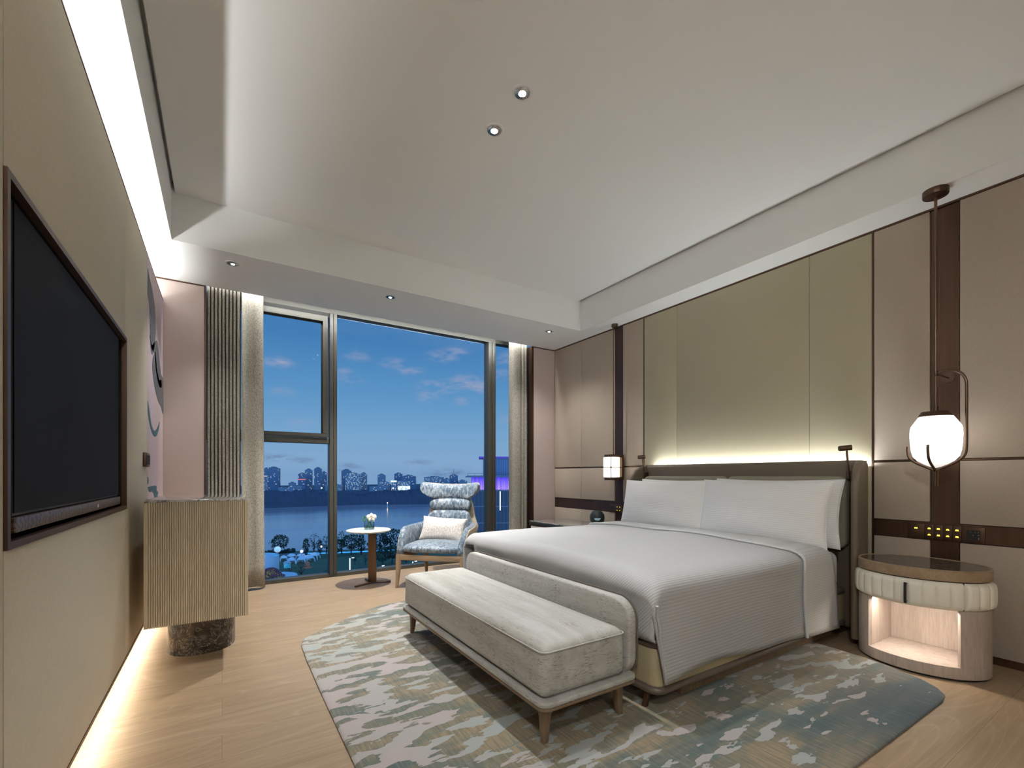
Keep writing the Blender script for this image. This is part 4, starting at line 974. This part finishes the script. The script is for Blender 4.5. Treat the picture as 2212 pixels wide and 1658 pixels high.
# rug
RP = [(.43, .20), (.425, 1.2), (.42, 2.4), (.422, 2.9), (.430, 3.20), (.455, 3.30), (.62, 3.46), (.80, 3.60), (1.00, 3.74), (1.12, 3.80), (1.25, 3.825), (1.9, 3.83), (2.8, 3.83), (3.15, 3.80), (3.27, 3.72), (3.30, 3.5), (3.27, 2.4), (3.252, 1.36), (3.235, 1.15), (3.205, 1.02), (3.15, .87), (3.09, .79), (3.03, .752), (2.94, .738), (2.4, .742), (1.9, .748), (1.2, .75), (.95, .70), (.75, .5), (.6, .22)]
rg = MB(); n = len(RP); cxr = 1.85; cyr = 2.28
for ins, z in ():
    pass
def inset(k): return [(cxr+(a-cxr)*(1-k/1.4), cyr+(b-cyr)*(1-k/1.6)) for a, b in RP]
rings = [(inset(.0), .001), (inset(-.001), .007), (inset(.003), .0125), (inset(.012), .015)]
vs = [(a, b, z) for r_, z in rings for a, b in r_]
fs = [(i*n+k, i*n+(k+1) % n, (i+1)*n+(k+1) % n, (i+1)*n+k) for i in range(3) for k in range(n)]+[tuple(reversed(range(n))), tuple(3*n+k for k in range(n))]
tag(obj('area_rug', rg.add(vs, fs), 'rug', ang=.8), 'large abstract wool rug in sage, sand, teal and blush under the bench and bed', 'rug')

# ================================================================== OUTSIDE THE WINDOW (the room is high above a park and a lake)
GZ = -29.0
def f_lawn(t, b):
    n = t.noise(t.co(), .12, 5); n2 = t.noise(t.co(), 1.2, 4)
    c = t.mix(t.rng(n, .35, .65), (.085, .125, .065), (.12, .165, .08)); t.to(t.mix(t.math('MULTIPLY', n2, .5), c, (.04, .06, .035)), b)
M['lawn'] = mat('park_lawn', (.04, .08, .045), .95, fn=f_lawn)
M['path'] = mat('park_path', (.16, .16, .17), .9, fn=lambda t, b: t.to(t.mix(t.noise(t.co(), .3, 4), (.13, .13, .14), (.2, .2, .21)), b))
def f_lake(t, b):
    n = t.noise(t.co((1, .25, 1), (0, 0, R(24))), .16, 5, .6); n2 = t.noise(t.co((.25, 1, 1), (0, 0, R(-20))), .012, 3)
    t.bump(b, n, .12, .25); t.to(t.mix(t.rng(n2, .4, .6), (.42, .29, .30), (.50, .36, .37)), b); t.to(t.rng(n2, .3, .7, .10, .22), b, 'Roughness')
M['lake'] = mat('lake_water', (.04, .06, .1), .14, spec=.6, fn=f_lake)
M['foliage_dark'] = mat('dark_foliage', (.018, .035, .022), .9, fn=lambda t, b: t.to(t.mix(t.noise(t.co(), .8, 3), (.012, .024, .018), (.035, .06, .035)), b))
M['foliage_far_hazed'] = mat('far_woodland_hazed', (.03, .045, .06), .95, fn=lambda t, b: t.to(t.mix(t.noise(t.co(), .12, 5), (.046, .052, .078), (.075, .082, .108)), b))  # far-shore haze is put into this lightened bluish foliage colour
M['foliage_amber'] = mat('autumn_foliage', (.35, .14, .02), .9, fn=lambda t, b: t.to(t.mix(t.noise(t.co(), 1.5, 3), (.60, .20, .02), (.95, .48, .06)), b))
M['foliage_red'] = mat('russet_foliage', (.2, .06, .05), .9, fn=lambda t, b: t.to(t.mix(t.noise(t.co(), 1.2, 3), (.10, .03, .03), (.24, .09, .05)), b))
M['foliage_yellow'] = mat('yellow_green_foliage', (.14, .14, .04), .9, fn=lambda t, b: t.to(t.mix(t.noise(t.co(), 1.2, 3), (.06, .08, .025), (.22, .21, .05)), b))
M['bark'] = mat('dark_bark', (.03, .025, .025), .9, fn=lambda t, b: t.to(t.mix(t.noise(t.co(), 3, 3), (.02, .017, .018), (.05, .042, .04)), b))
M['white_fabric'] = mat('white_tent_fabric', (.62, .64, .68), .7, fn=lambda t, b: t.to(t.mix(t.noise(t.co(), .8, 2), (.55, .58, .62), (.75, .76, .8)), b))
M['white_wall'] = mat('white_ribbed_metal_wall', (.6, .62, .68), .6, fn=lambda t, b: t.to(t.mix(t.wave(t.co(), .9, 0), (.48, .5, .56), (.66, .68, .74)), b))
M['teal_pool'] = mat('lit_pool_lining', (.05, .3, .45), .5, emis=(.05, .45, .75), estr=.45)
M['red_dome'] = mat('dark_red_dome', (.16, .03, .035), .4, fn=lambda t, b: t.to(t.mix(t.wave(t.co(), .5, 0), (.10, .02, .03), (.22, .04, .045)), b))
M['terracotta'] = mat('terracotta_red', (.45, .10, .05), .6, fn=lambda t, b: t.to(t.mix(t.noise(t.co(), 1, 2), (.60, .14, .08), (.75, .22, .12)), b))
M['lamp_lit'] = mat('lit_lamp_tube', (1, 1, .9), .4, emis=(1, .96, .82), estr=1.1)
M['lamp_star'] = mat('bright_flood_lamp', (1, 1, 1), .4, emis=(1, .98, .92), estr=12)
M['lamp_warm'] = mat('warm_flood_lamp', (1, .8, .5), .4, emis=(1, .70, .34), estr=12)
M['blue_led'] = mat('blue_led_line', (.1, .4, .9), .4, emis=(.05, .40, .95), estr=.9)
M['steel'] = mat('grey_steel', (.12, .13, .15), .5, .3)

struct('ground_park', MB().box(-200, 300, 30, 190, GZ-1, GZ), 'lawn', smooth=False)
struct('ground_far', MB().box(-200, 900, 478, 1500, GZ-1, GZ), 'foliage_far_hazed', smooth=False)
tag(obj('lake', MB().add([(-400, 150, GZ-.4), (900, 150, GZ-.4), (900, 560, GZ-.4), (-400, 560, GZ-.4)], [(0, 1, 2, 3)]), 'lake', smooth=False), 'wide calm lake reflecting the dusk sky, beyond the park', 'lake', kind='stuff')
o_ = MB(); rnd = random.Random(11)
# near shore: the lawn ends at an irregular bank, further from the hotel on the left
vs = [(-200, 120, GZ+.02)]; 
bank = [(-200, 232), (-60, 220), (0, 208), (20, 200), (40, 192), (60, 188), (80, 186), (110, 178), (160, 165), (300, 150)]
# a paved lakeside path and its blue light line
pm = MB()
for (a, b), (c, d) in zip(bank[:-1], bank[1:]): pm.add([(a, b-9, GZ+.03), (c, d-9, GZ+.03), (c, d-4, GZ+.03), (a, b-4, GZ+.03)], [(0, 1, 2, 3)])
bk_ = MB()
for (a, b), (c, d) in zip(bank[:-1], bank[1:]): bk_.add([(a, 120, GZ+.01), (c, 120, GZ+.01), (c, d, GZ+.01), (a, b, GZ+.01)], [(0, 1, 2, 3)])
struct('ground_bank', bk_, 'lawn', smooth=False)
tag(obj('lakeside_path', pm, 'path', smooth=False), 'grey paved path along the near bank of the lake', 'path')
led = MB().tube([(27.5, 187.5, GZ+.4), (31, 185.5, GZ+.4), (36, 183.8, GZ+.4), (45, 181, GZ+.4), (58, 178, GZ+.4)], .22, 6)
tag(obj('light_strip', led, 'blue_led'), 'glowing blue light line along the far edge of the lawn', 'light strip')

# far bank woodland: an unbroken ridge of tree crowns
mb = MB(); rnd = random.Random(5); U = 640
def ridge(k, off): return 13+1.6*sin(k*.037+off)+1.0*sin(k*.12+off*2)+.7*sin(k*.5)+rnd.uniform(-.5, .5)
vs = []; fs = []
for i in range(U+1):
    x = -60+ i*420/U; y = 540-(x-30)*.50
    h = ridge(i, 1)
    for dx, dy, hz in ((0, -14, .0), (0, -11, .45), (0, -6, .8), (0, 0, 1), (0, 14, .95), (0, 30, .2)):
        vs.append((x+rnd.uniform(-.2, .2), y+dy+rnd.uniform(-.4, .4), GZ-.5+hz*h+rnd.uniform(-.4, .4)*(1 if hz > 0 else 0)))
for i in range(U):
    for j in range(5): a = i*6+j; fs.append((a, a+6, a+7, a+1))
tag(obj('woodland', mb.add(vs, fs), 'foliage_far_hazed', ang=3), 'dark unbroken belt of trees on the far shore of the lake', 'trees', kind='stuff')

# trees
def crown_mesh(kind, seed):
    r_ = random.Random(seed); mb = MB()
    n = {'round': 520, 'slim': 300, 'sparse': 170, 'bush': 260}[kind]
    for k in range(n):
        a = r_.uniform(0, 2*pi); u = r_.uniform(-1, 1); rad = r_.uniform(.55, 1)**.6
        if kind == 'round': c = Vector((rad*cos(a)*math.sqrt(1-u*u)*.42*(1+.25*sin(3*a+seed)), rad*sin(a)*math.sqrt(1-u*u)*.42, .60+.36*u*rad))
        elif kind == 'slim': c = Vector((rad*cos(a)*math.sqrt(1-u*u)*.17*(1+.3*sin(7*u+seed)), rad*sin(a)*math.sqrt(1-u*u)*.17, .55+.44*u*rad))
        elif kind == 'sparse': c = Vector((rad*cos(a)*math.sqrt(1-u*u)*.26*(1+.4*sin(5*u+seed)), rad*sin(a)*math.sqrt(1-u*u)*.26, .60+.38*u*rad))
        else: c = Vector((rad*cos(a)*math.sqrt(1-u*u)*.55, rad*sin(a)*math.sqrt(1-u*u)*.55, .48+.46*u*rad))
        s_ = r_.uniform(.02, .05)*(1.2 if kind != 'sparse' else .8)
        d = [Vector((r_.gauss(0, 1), r_.gauss(0, 1), r_.gauss(0, 1))).normalized()*s_ for _ in range(4)]
        mb.add([c+q for q in d], [(0, 1, 2), (0, 2, 3), (0, 3, 1), (1, 3, 2)])
    return mb
def trunk_mesh(kind, seed):
    r_ = random.Random(seed+50); mb = MB().tube([(0, 0, 0), (.01, .0, .3), (0, .01, .62), (.0, 0, .85)], [.030, .022, .014, .006], 7)
    for k in range(9 if kind == 'sparse' else 6):
        a = r_.uniform(0, 2*pi); z = r_.uniform(.25, .6); l = r_.uniform(.12, .26) if kind != 'slim' else .1
        mb.tube([(0, 0, z), (l*.5*cos(a), l*.5*sin(a), z+.10), (l*cos(a), l*sin(a), z+.26)], [.012, .008, .003], 5)
    return mb
PROTO = {}
def tree(kind, m, x, y, h, label, cat='tree', group=None, seed=0, rz=0):
    key = (kind, m, seed % 3)
    if key not in PROTO:
        t = thing('tree' if kind != 'bush' else 'shrub', label, cat, (x, y, GZ), rz, group)
        obj('trunk', trunk_mesh(kind, seed % 3), 'bark', t); obj('foliage', crown_mesh(kind, seed % 3), m, t, smooth=False)
        t.scale = (h, h, h); PROTO[key] = t; return t
    t = copy_thing(PROTO[key], (x, y, GZ), rz, label, (h, h, h)); 
    if group: t['group'] = group
    return t
G1 = 'trees in the park by the lake'
for i, (kind, x, y, h, lab) in enumerate((
    ('sparse', 16.6, 192, 12.5, 'dark bushy tree standing alone near the left end of the lake bank'),
    ('round', 18.9, 196, 13.5, 'larger dark crowned tree right beside the lone bushy tree at the left of the bank'),
    ('slim', 26.6, 186, 12, 'thin dark tree just left of the window mullion, the leftmost slim one'),
    ('sparse', 29.6, 187, 15, 'tall bare topped tree left of the window mullion'),
    ('slim', 31.2, 184, 10, 'short slim tree between two taller ones left of the window mullion'),
    ('sparse', 33.4, 184, 14, 'tall thin tree touching the left edge of the window mullion'),
    ('round', 35.6, 176, 13, 'dark tree directly right of the window mullion'),
    ('sparse', 38.6, 182, 16, 'tall sparse tree above the left rim of the marble side table'),
    ('round', 41.2, 178, 15, 'broad dark tree behind the left part of the marble tabletop'),
    ('slim', 44.5, 176, 15, 'slim dark tree rising left of the orchid vase'),
    ('slim', 47.0, 172, 13.5, 'slim tree behind the orchid vase'),
    ('round', 51.5, 176, 15, 'big dark tree between the side table and the armchair'),
    ('round', 56.5, 178, 17, 'largest dark tree behind the left armrest of the armchair'),
    ('round', 44.8, 150, 11, 'dark round tree on the lawn left of the table stem'),
    ('round', 48.6, 152, 12.5, 'dark round tree on the lawn behind the table stem'),
    ('round', 52.0, 148, 9.5, 'low dark tree on the lawn right of the table stem'),
    ('round', 61.0, 172, 15, 'dark tree behind the armchair seat'),
    ('sparse', 37.8, 158, 7.5, 'small bare tree on the lawn, right of the mullion'),
    ('sparse', 40.8, 156, 6.5, 'small bare tree on the lawn, second right of the mullion'))):
    tree(kind, 'foliage_dark', x, y, h*.56, lab, seed=i, rz=i*1.3, group=G1)
tree('sparse', 'foliage_red', 16.6, 147.6, 4.4, 'russet sapling in front of the white round building', seed=1, group=G1)
tree('sparse', 'foliage_red', 19.4, 145, 5.2, 'tall russet sapling right of the white round building', seed=2, group=G1)
tree('sparse', 'foliage_dark', 25.2, 138, 3.4, 'young dark sapling low beside the window mullion', seed=0, group=G1)
tree('bush', 'foliage_amber', 10.2, 133.5, 6.0, 'bright orange autumn bush in front of the red dome', 'shrub', seed=0, group=G1)
tree('bush', 'foliage_red', 41.4, 131, 4.2, 'russet bush on the lawn right of the table stem', 'shrub', seed=1, group=G1)
tree('bush', 'foliage_yellow', 46.0, 129, 4.0, 'yellow green bush under the armchair rail', 'shrub', seed=2, group=G1)
# low hedge of shrubs on the bank at the left
mb = MB(); rnd = random.Random(8)
for k in range(900):
    c = Vector((rnd.uniform(8, 24), 196+rnd.uniform(-1.5, 1.5), GZ+rnd.uniform(.1, 1.6)*rnd.uniform(.5, 1))); d = [Vector((rnd.gauss(0, 1), rnd.gauss(0, 1), rnd.gauss(0, 1))).normalized()*.4 for _ in range(4)]
    mb.add([c+q for q in d], [(0, 1, 2), (0, 2, 3), (0, 3, 1), (1, 3, 2)])
tag(obj('hedge', mb, 'foliage_dark', smooth=False), 'low dark hedge along the lake bank at the left', 'hedge', kind='stuff')

# park structures
rb_ = thing('round_pavilion', 'white ribbed round building with a blue lit roof terrace at the left', 'building', (8.6, 153.5, GZ))
obj('wall', MB().lathe([(5.9, 0), (5.9, 6.3), (5.6, 6.3), (5.6, 5.9)], seg=64), 'white_wall', rb_)
obj('roof_terrace', MB().lathe([(5.58, 5.9), (4.9, 5.92), (4.85, 6.1)], seg=48), 'teal_pool', rb_)
obj('roof_deck', MB().lathe([(4.84, 6.1), (3.3, 6.15)], seg=48), 'white_fabric', rb_)
obj('roof_cone', MB().lathe([(3.4, 6.0), (1.2, 7.0), (.1, 7.7)], seg=24), 'white_fabric', rb_)
bl = thing('light_ball', 'round pale glowing ball beside the white round building', 'lamp', (16.3, 178, GZ))
obj('ball', MB().lathe([(.05, 3.1)]+[(1.1*sin(R(a)), 4.2-1.1*cos(R(a))) for a in range(10, 180, 10)]+[(.05, 5.3)], seg=28), mat('pale_glowing_ball', (.7, .8, .85), .5, emis=(.55, .8, .9), estr=.35, fn=lambda t, b: t.to(t.mix(t.noise(t.co(), .7, 2), (.4, .6, .7), (.85, .92, .95)), b)), bl)
obj('stand', MB().lathe([(.5, 0), (.3, 3.2)], seg=16), 'steel', bl)
dm = thing('red_dome', 'dark red arched dome in front of the white round building', 'pavilion', (11.1, 139.6, GZ+2.25))
obj('dome', MB().lathe([(2.9, .2), (2.85, .7), (2.5, 1.5), (1.8, 2.2), (.95, 2.65), (.1, 2.75)], seg=36), 'red_dome', dm)
obj('canopy', MB().lathe([(3.5, .2), (3.6, .4), (2.8, .6)], seg=36), 'red_dome', dm)
pf = thing('curved_platform', 'white curved platform at the foot of the white round building', 'platform', (12.5, 140.6, GZ))
obj('deck', MB().lathe([(5.4, 0), (5.4, 2.2), (5.3, 2.4), (.2, 2.4)], seg=56), 'white_fabric', pf)
tp = thing('lawn_sculpture', 'small red drum shaped sculpture standing on the lawn', 'sculpture', (23.3, 160.5, GZ))
obj('drum', MB().lathe([(1.1, .2), (1.25, .5), (1.15, 1.6), (.95, 2.6), (.7, 2.75), (.15, 2.9), (.12, 3.3), (.02, 3.35)], seg=24), 'terracotta', tp)
obj('base', MB().lathe([(1.9, 0), (1.9, .25), (1.2, .5)], seg=24), 'terracotta', tp); tp.scale = (.72,)*3
tp0 = None
for i, (x, y, s_, lab) in enumerate(((18.2, 178, .8, 'white arched tent nearest the glowing ball'), (20.9, 180, .85, 'white arched tent in the back row, second from the glowing ball'), (19.9, 171, .9, 'white arched tent in the front row, the left one'),
      (23.9, 178.5, .85, 'white arched tent in the back row, left of the bright lamp'), (23.0, 170.5, .95, 'white arched tent in front of the bright lamp'), (25.4, 171.6, 1.0, 'white arched tent right of the bright lamp'), (28.0, 176, 1.0, 'rightmost white arched tent by the blue light line'))):
    if tp0 is None:
        tp0 = thing('arched_tent', lab, 'tent', (x, y, GZ), 0, 'white tents on the lawn')
        for k in range(4):
            a = R(45+90*k); obj('tent_leg', MB().tube([(2.1*cos(a), 2.1*sin(a), 0), (1.9*cos(a), 1.9*sin(a), 1.0), (1.2*cos(a), 1.2*sin(a), 1.9), (0, 0, 2.3)], [.16, .2, .22, .22], 8), 'white_fabric', tp0)
        obj('tent_roof', MB().lathe([(1.55, 1.35), (1.5, 1.55), (1.1, 2.05), (.5, 2.4), (.02, 2.5)], seg=24), 'white_fabric', tp0); tp0.scale = (s_,)*3
    else: copy_thing(tp0, (x, y, GZ), i*.7, lab, (s_,)*3)
bx = thing('market_stall', 'small turquoise stall in front of the left tents', 'stall', (17.9, 164, GZ))
obj('cabin', MB().box(-1.0, .9, -.7, .7, 0, 1.5), 'teal_pool', bx, bevel=.1); obj('awning', MB().prism([(-1.2, 1.5), (1.1, 1.5), (.6, 2.1), (-.7, 2.1)], -.9, .9, 'Y'), 'white_fabric', bx)
def lamppost(x, y, h, lab, lit='lamp_lit', r=.16, arm=True):
    t = thing('lamp_post', lab, 'street lamp', (x, y, GZ)); obj('pole', MB().tube([(0, 0, 0), (0, 0, h)], r, 8), lit, t)
    if arm: obj('arm', MB().tube([(0, 0, h), (.9, -.2, h+.1)], .09, 6), 'steel', t)
    obj('lamp_head', MB().box(.5, 1.2, -.4, 0, h-.02, h+.16) if arm else MB().lathe([(.05, h), (.32, h+.2), (.3, h+.6), (.05, h+.7)], seg=12), 'lamp_lit', t)
lamppost(32.6, 142.5, 5.0, 'slim park lamp post glowing along its height, left of the table stem')
lamppost(39.4, 134.5, 3.2, 'park lamp post right of the table stem', 'steel', .09)
lamppost(48.2, 131, 4.2, 'slim lit park lamp post seen under the armchair')
lamppost(51.0, 128.5, 2.8, 'short park lamp post seen under the armchair, beside a taller one', 'steel', .09)
lamppost(30.2, 175.5, 4.0, 'globe topped park lamp by the blue light line', 'steel', .07, False)
lamppost(23.4, 173.5, 3.0, 'very bright flood lamp among the white tents', 'steel', .07, False)
obj('flood_lamp', MB().lathe([(.05, 3.0), (.45, 3.3), (.45, 3.7), (.05, 4.0)], seg=12), 'lamp_star', bpy.data.objects['lamp_post.005'])

# channel markers on the lake and their poles
for x, y, lab in ((135.5, 438, 'small lit channel marker on the lake, the left one'), (163, 392, 'small lit channel marker on the lake, the right one')):
    t = thing('channel_marker', lab, 'buoy', (x, y, GZ-.4)); obj('post', MB().tube([(0, 0, 0), (0, 0, 3.2)], .35, 8), 'white_fabric', t); obj('light', MB().lathe([(.1, 3.2), (.42, 3.5), (.42, 3.9), (.1, 4.2)], seg=10), 'lamp_warm', t)

# skyline across the lake: every tower on its own
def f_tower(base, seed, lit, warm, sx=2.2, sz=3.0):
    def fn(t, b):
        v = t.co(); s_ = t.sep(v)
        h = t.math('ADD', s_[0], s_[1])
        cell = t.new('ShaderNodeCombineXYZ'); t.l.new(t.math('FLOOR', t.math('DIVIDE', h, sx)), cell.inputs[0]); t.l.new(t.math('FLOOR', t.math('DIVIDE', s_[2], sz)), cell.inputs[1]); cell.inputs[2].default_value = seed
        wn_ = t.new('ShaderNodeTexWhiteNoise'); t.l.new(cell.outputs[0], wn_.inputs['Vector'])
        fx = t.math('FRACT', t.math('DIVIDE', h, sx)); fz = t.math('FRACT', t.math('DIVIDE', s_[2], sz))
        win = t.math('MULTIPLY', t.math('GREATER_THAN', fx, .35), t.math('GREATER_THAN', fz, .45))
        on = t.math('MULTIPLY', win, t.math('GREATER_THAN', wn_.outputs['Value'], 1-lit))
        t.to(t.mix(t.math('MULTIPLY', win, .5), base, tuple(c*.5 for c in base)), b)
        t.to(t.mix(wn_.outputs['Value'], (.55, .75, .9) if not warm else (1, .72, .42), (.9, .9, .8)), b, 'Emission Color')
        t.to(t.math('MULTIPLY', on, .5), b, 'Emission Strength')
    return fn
TM = [mat('slate_blue_hazed_tower', (.11, .18, .30), .7, fn=f_tower((.15, .19, .27), 1, .10, False, 1.7, 2.6)), mat('grey_blue_hazed_tower', (.11, .16, .24), .7, fn=f_tower((.21, .25, .32), 2, .08, True, 1.7, 2.6)),  # distance haze is painted into these brightened bluish tower colours
      mat('well_lit_hazed_block', (.14, .2, .27), .7, fn=f_tower((.24, .28, .34), 3, .30, False, 1.7, 2.6)), mat('pale_warm_hazed_block', (.16, .19, .25), .7, fn=f_tower((.26, .28, .33), 4, .26, True, 1.7, 2.6))]
city = [(67,1119,8,15.1,0,'narrow tower at the far left of the skyline'),(66,1002,14.3,.2,3,'low block with a warm lit roof edge at the left end of the skyline'),(79,1088,11.7,15.8,1,'pale narrow tower joined to the first broad tower'),(89,1046,21.1,17.2,0,'broad dark twin tower, widest in the left pane'),
 (109,925,11.2,-12.2,1,'small low block standing alone between tower groups in the left pane'),(138,1015,14.2,4.9,0,'stepped tower with red lights in the left pane'),(154,1040,13.4,13.8,1,'tall tower just right of the one with red lights'),(167,1008,13.5,16.4,0,'tallest slim tower near the mullion'),(185,1044,11.4,8.1,1,'pale tower half hidden by the mullion'),
 (219,987,18.4,12.7,0,'tallest tower of the cluster right of the mullion'),(224,948,29,4.8,2,'wide brightly lit block right of the mullion'),(247,958,12.4,5.9,3,'narrow block ending the lit cluster'),(281,948,15.5,3,1,'square tower above a low podium, centre of the large pane'),(270,895,22,-11.7,3,'stepped annex beside the square tower'),(253,870,33.6,-20.2,1,'long low podium at the tree line'),
 (322,963,17,5.6,0,'taller tower of the pair left of the armchair head'),(280,865,9.9,-9.6,2,'slim white lit block with a bright crown'),(303,874,24.7,-9.9,2,'glassy lit hall before the tower pair'),(329,917,29,.6,0,'broad tower of the pair left of the armchair head'),(373,889,39.6,-1.8,3,'long residential block above the headrest'),
 (388,858,12.4,-5.6,1,'small block right of the long residential block'),(412,876,16.6,2.1,0,'tower with a roof mast near the purple lit building'),(423,857,18.4,-9.5,1,'low block behind the purple lit building'),(99,968,16,-22,3,'very low block at the tree line in the left pane'),(187,948,30.2,-17.2,1,'low wide block just behind the mullion'),(123.5,975,13.6,-19.7,3,'small low block left of the red lit tower')]
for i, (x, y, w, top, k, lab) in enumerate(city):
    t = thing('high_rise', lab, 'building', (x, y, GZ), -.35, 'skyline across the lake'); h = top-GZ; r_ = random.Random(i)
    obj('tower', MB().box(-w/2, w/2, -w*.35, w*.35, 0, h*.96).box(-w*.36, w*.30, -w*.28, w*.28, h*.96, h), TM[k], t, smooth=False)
    rf = MB().box(-w*.18, w*.08, -w*.15, w*.15, h, h+1.6).box(w*.12, w*.24, -w*.1, w*.1, h, h+1.0)
    obj('roof_plant', rf, 'steel', t, smooth=False)
    if i == 21: obj('mast', MB().tube([(0, 0, h+1), (0, 0, h+13)], .35, 6), 'steel', t)
    if i == 5: obj('red_sign', MB().box(-w/2-.3, w/2+.3, -w*.35-.4, -w*.35, h*.62, h*.66), mat('red_light_line', (.8, .1, .1), .5, emis=(1, .12, .12), estr=.8), t, smooth=False)
    if i == 16: obj('bright_crown', MB().box(-w/2-.3, w/2+.3, -w*.35-.4, w*.35, h-2.5, h+.4), mat('white_crown_light', (1, 1, 1), .5, emis=(.75, .95, 1), estr=1.0), t, smooth=False)
    if i == 17: obj('bright_portal', MB().box(-w*.45, w*.5, -w*.35-.6, -w*.35-.1, 1, 9), mat('portal_light', (1, 1, 1), .5, emis=(.85, .95, .9), estr=.9, fn=lambda t_, b: t_.to(t_.rng(t_.noise(t_.co(), .35, 3), .4, .6, .1, 1.5), b, 'Emission Strength')), t, smooth=False)
    if i == 1: obj('lit_cornice', MB().box(-w/2-.3, w/2+.3, -w*.35-.4, w*.35, h-1.2, h), mat('warm_cornice_light', (1, .8, .6), .5, emis=(1, .72, .45), estr=.6), t, smooth=False)
for i, (u_x, u_y, m_, lab) in enumerate(((119, 690, 'lamp_warm', 'bright warm flood light on the far shore in the left pane'), (203, 630, 'lamp_warm', 'leftmost of three warm flood lights below the lit cluster'), (213, 628, 'lamp_warm', 'middle of three warm flood lights below the lit cluster'), (222, 624, 'lamp_warm', 'rightmost of three warm flood lights below the lit cluster'))):
    t = thing('flood_light', lab, 'street lamp', (u_x, u_y, GZ)); obj('mast', MB().tube([(0, 0, 0), (0, 0, 11.3)], .3, 6), 'steel', t)
    obj('lamp_head', MB().lathe([(.1, 11.2), (.9, 11.6), (.9, 12.4), (.1, 12.9)], seg=12), m_, t)

# neighbouring building with the purple lit top floor
pb = thing('purple_lit_building', 'dark glass building with a purple lit top floor at the right side of the window', 'building', (46.2, 89.3, GZ), -.50)
W_ = 42; top = .95-GZ
M['curtain_glass'] = mat('dark_curtain_wall', (.03, .05, .085), .2, spec=.2, fn=lambda t, b: (t.to(t.mix(t.rng(t.noise(t.co((1.6, 1.6, 1.2)), 1.0, 4, .75), .66, .72), (.035, .06, .10), (.35, .22, .14)), b), t.to(t.mix(t.rng(t.noise(t.co((1.6, 1.6, 1.2)), 1.0, 4, .75), .5, .6), (0, 0, 0), (1, .55, .3)), b, 'Emission Color'), t.to(t.rng(t.noise(t.co((2.2, 2.2, 1.6)), 1.2, 4, .8), .655, .70, 0, .35), b, 'Emission Strength')))
M['purple'] = mat('purple_backlit_glass', (.1, .03, .5), .4, emis=(.16, .06, .85), estr=1, fn=lambda t, b: (t.to(t.mix(t.rng(t.sep(t.co())[2], top-3.0, top-.4), (.55, .32, 1.0), (.085, .03, .80)), b, 'Emission Color'), t.to(t.rng(t.wave(t.co((1, 0, 0)), .33, 2, 2), 0, 1, .45, .85), b, 'Emission Strength')))
M['fin'] = mat('grey_blue_fin', (.10, .115, .19), .4, .3)
obj('glass_body', MB().box(0, W_, 0, 18, 0, top-3.05), 'curtain_glass', pb, smooth=False)
obj('lit_floor', MB().box(.1, W_, .1, 18, top-3.0, top-.35), 'purple', pb, smooth=False)
obj('roof_slab', MB().box(-1.2, W_, -1.0, 19, top-.32, top-.02).box(-.9, W_, -.7, 19, top-.02, top+.08), 'fin', pb, smooth=False)
rl = MB().tube([(-.7, -.5, top+.55), (W_, -.5, top+.55)], .04, 5)
for k in range(28): rl.tube([(-.7+k*1.5, -.5, top), (-.7+k*1.5, -.5, top+.55)], .03, 4)
obj('roof_railing', rl, 'steel', pb)
for k in range(36): obj('mullion_fin', MB().box(.0+k*.80, .07+k*.80, -.16, .02, 0, top-.35), 'fin', pb, smooth=False)
fl = MB()
for k in range(8): fl.box(0, W_, -.05, .01, top-3.3-k*3.6, top-3.05-k*3.6)
obj('floor_bands', fl, 'fin', pb, smooth=False)
obj('light_bar', MB().box(6.30, 6.50, -.3, -.12, top-7.6, top-3.4), 'lamp_lit', pb, smooth=False)['label'] = 'tall white light bar'
tw = thing('roof_tower', 'small blue glass roof tower with a flat overhanging top above the purple floor', 'building', (51.0, 92.5, top+GZ+.1), -.50)
obj('glass_body', MB().box(.0, 12, 0, 8, 0, 4.0), mat('blue_tower_glass', (.05, .12, .25), .2, fn=lambda t, b: t.to(t.mix(t.wave(t.co((1, 0, 0)), .6, 0), (.03, .08, .2), (.07, .16, .32)), b)), tw, smooth=False)
obj('roof_slab', MB().box(-1.0, 12, -1.0, 9, 4.0, 4.35), mat('purple_tinted_soffit', (.08, .04, .3), .5, emis=(.12, .05, .6), estr=.25), tw, smooth=False)
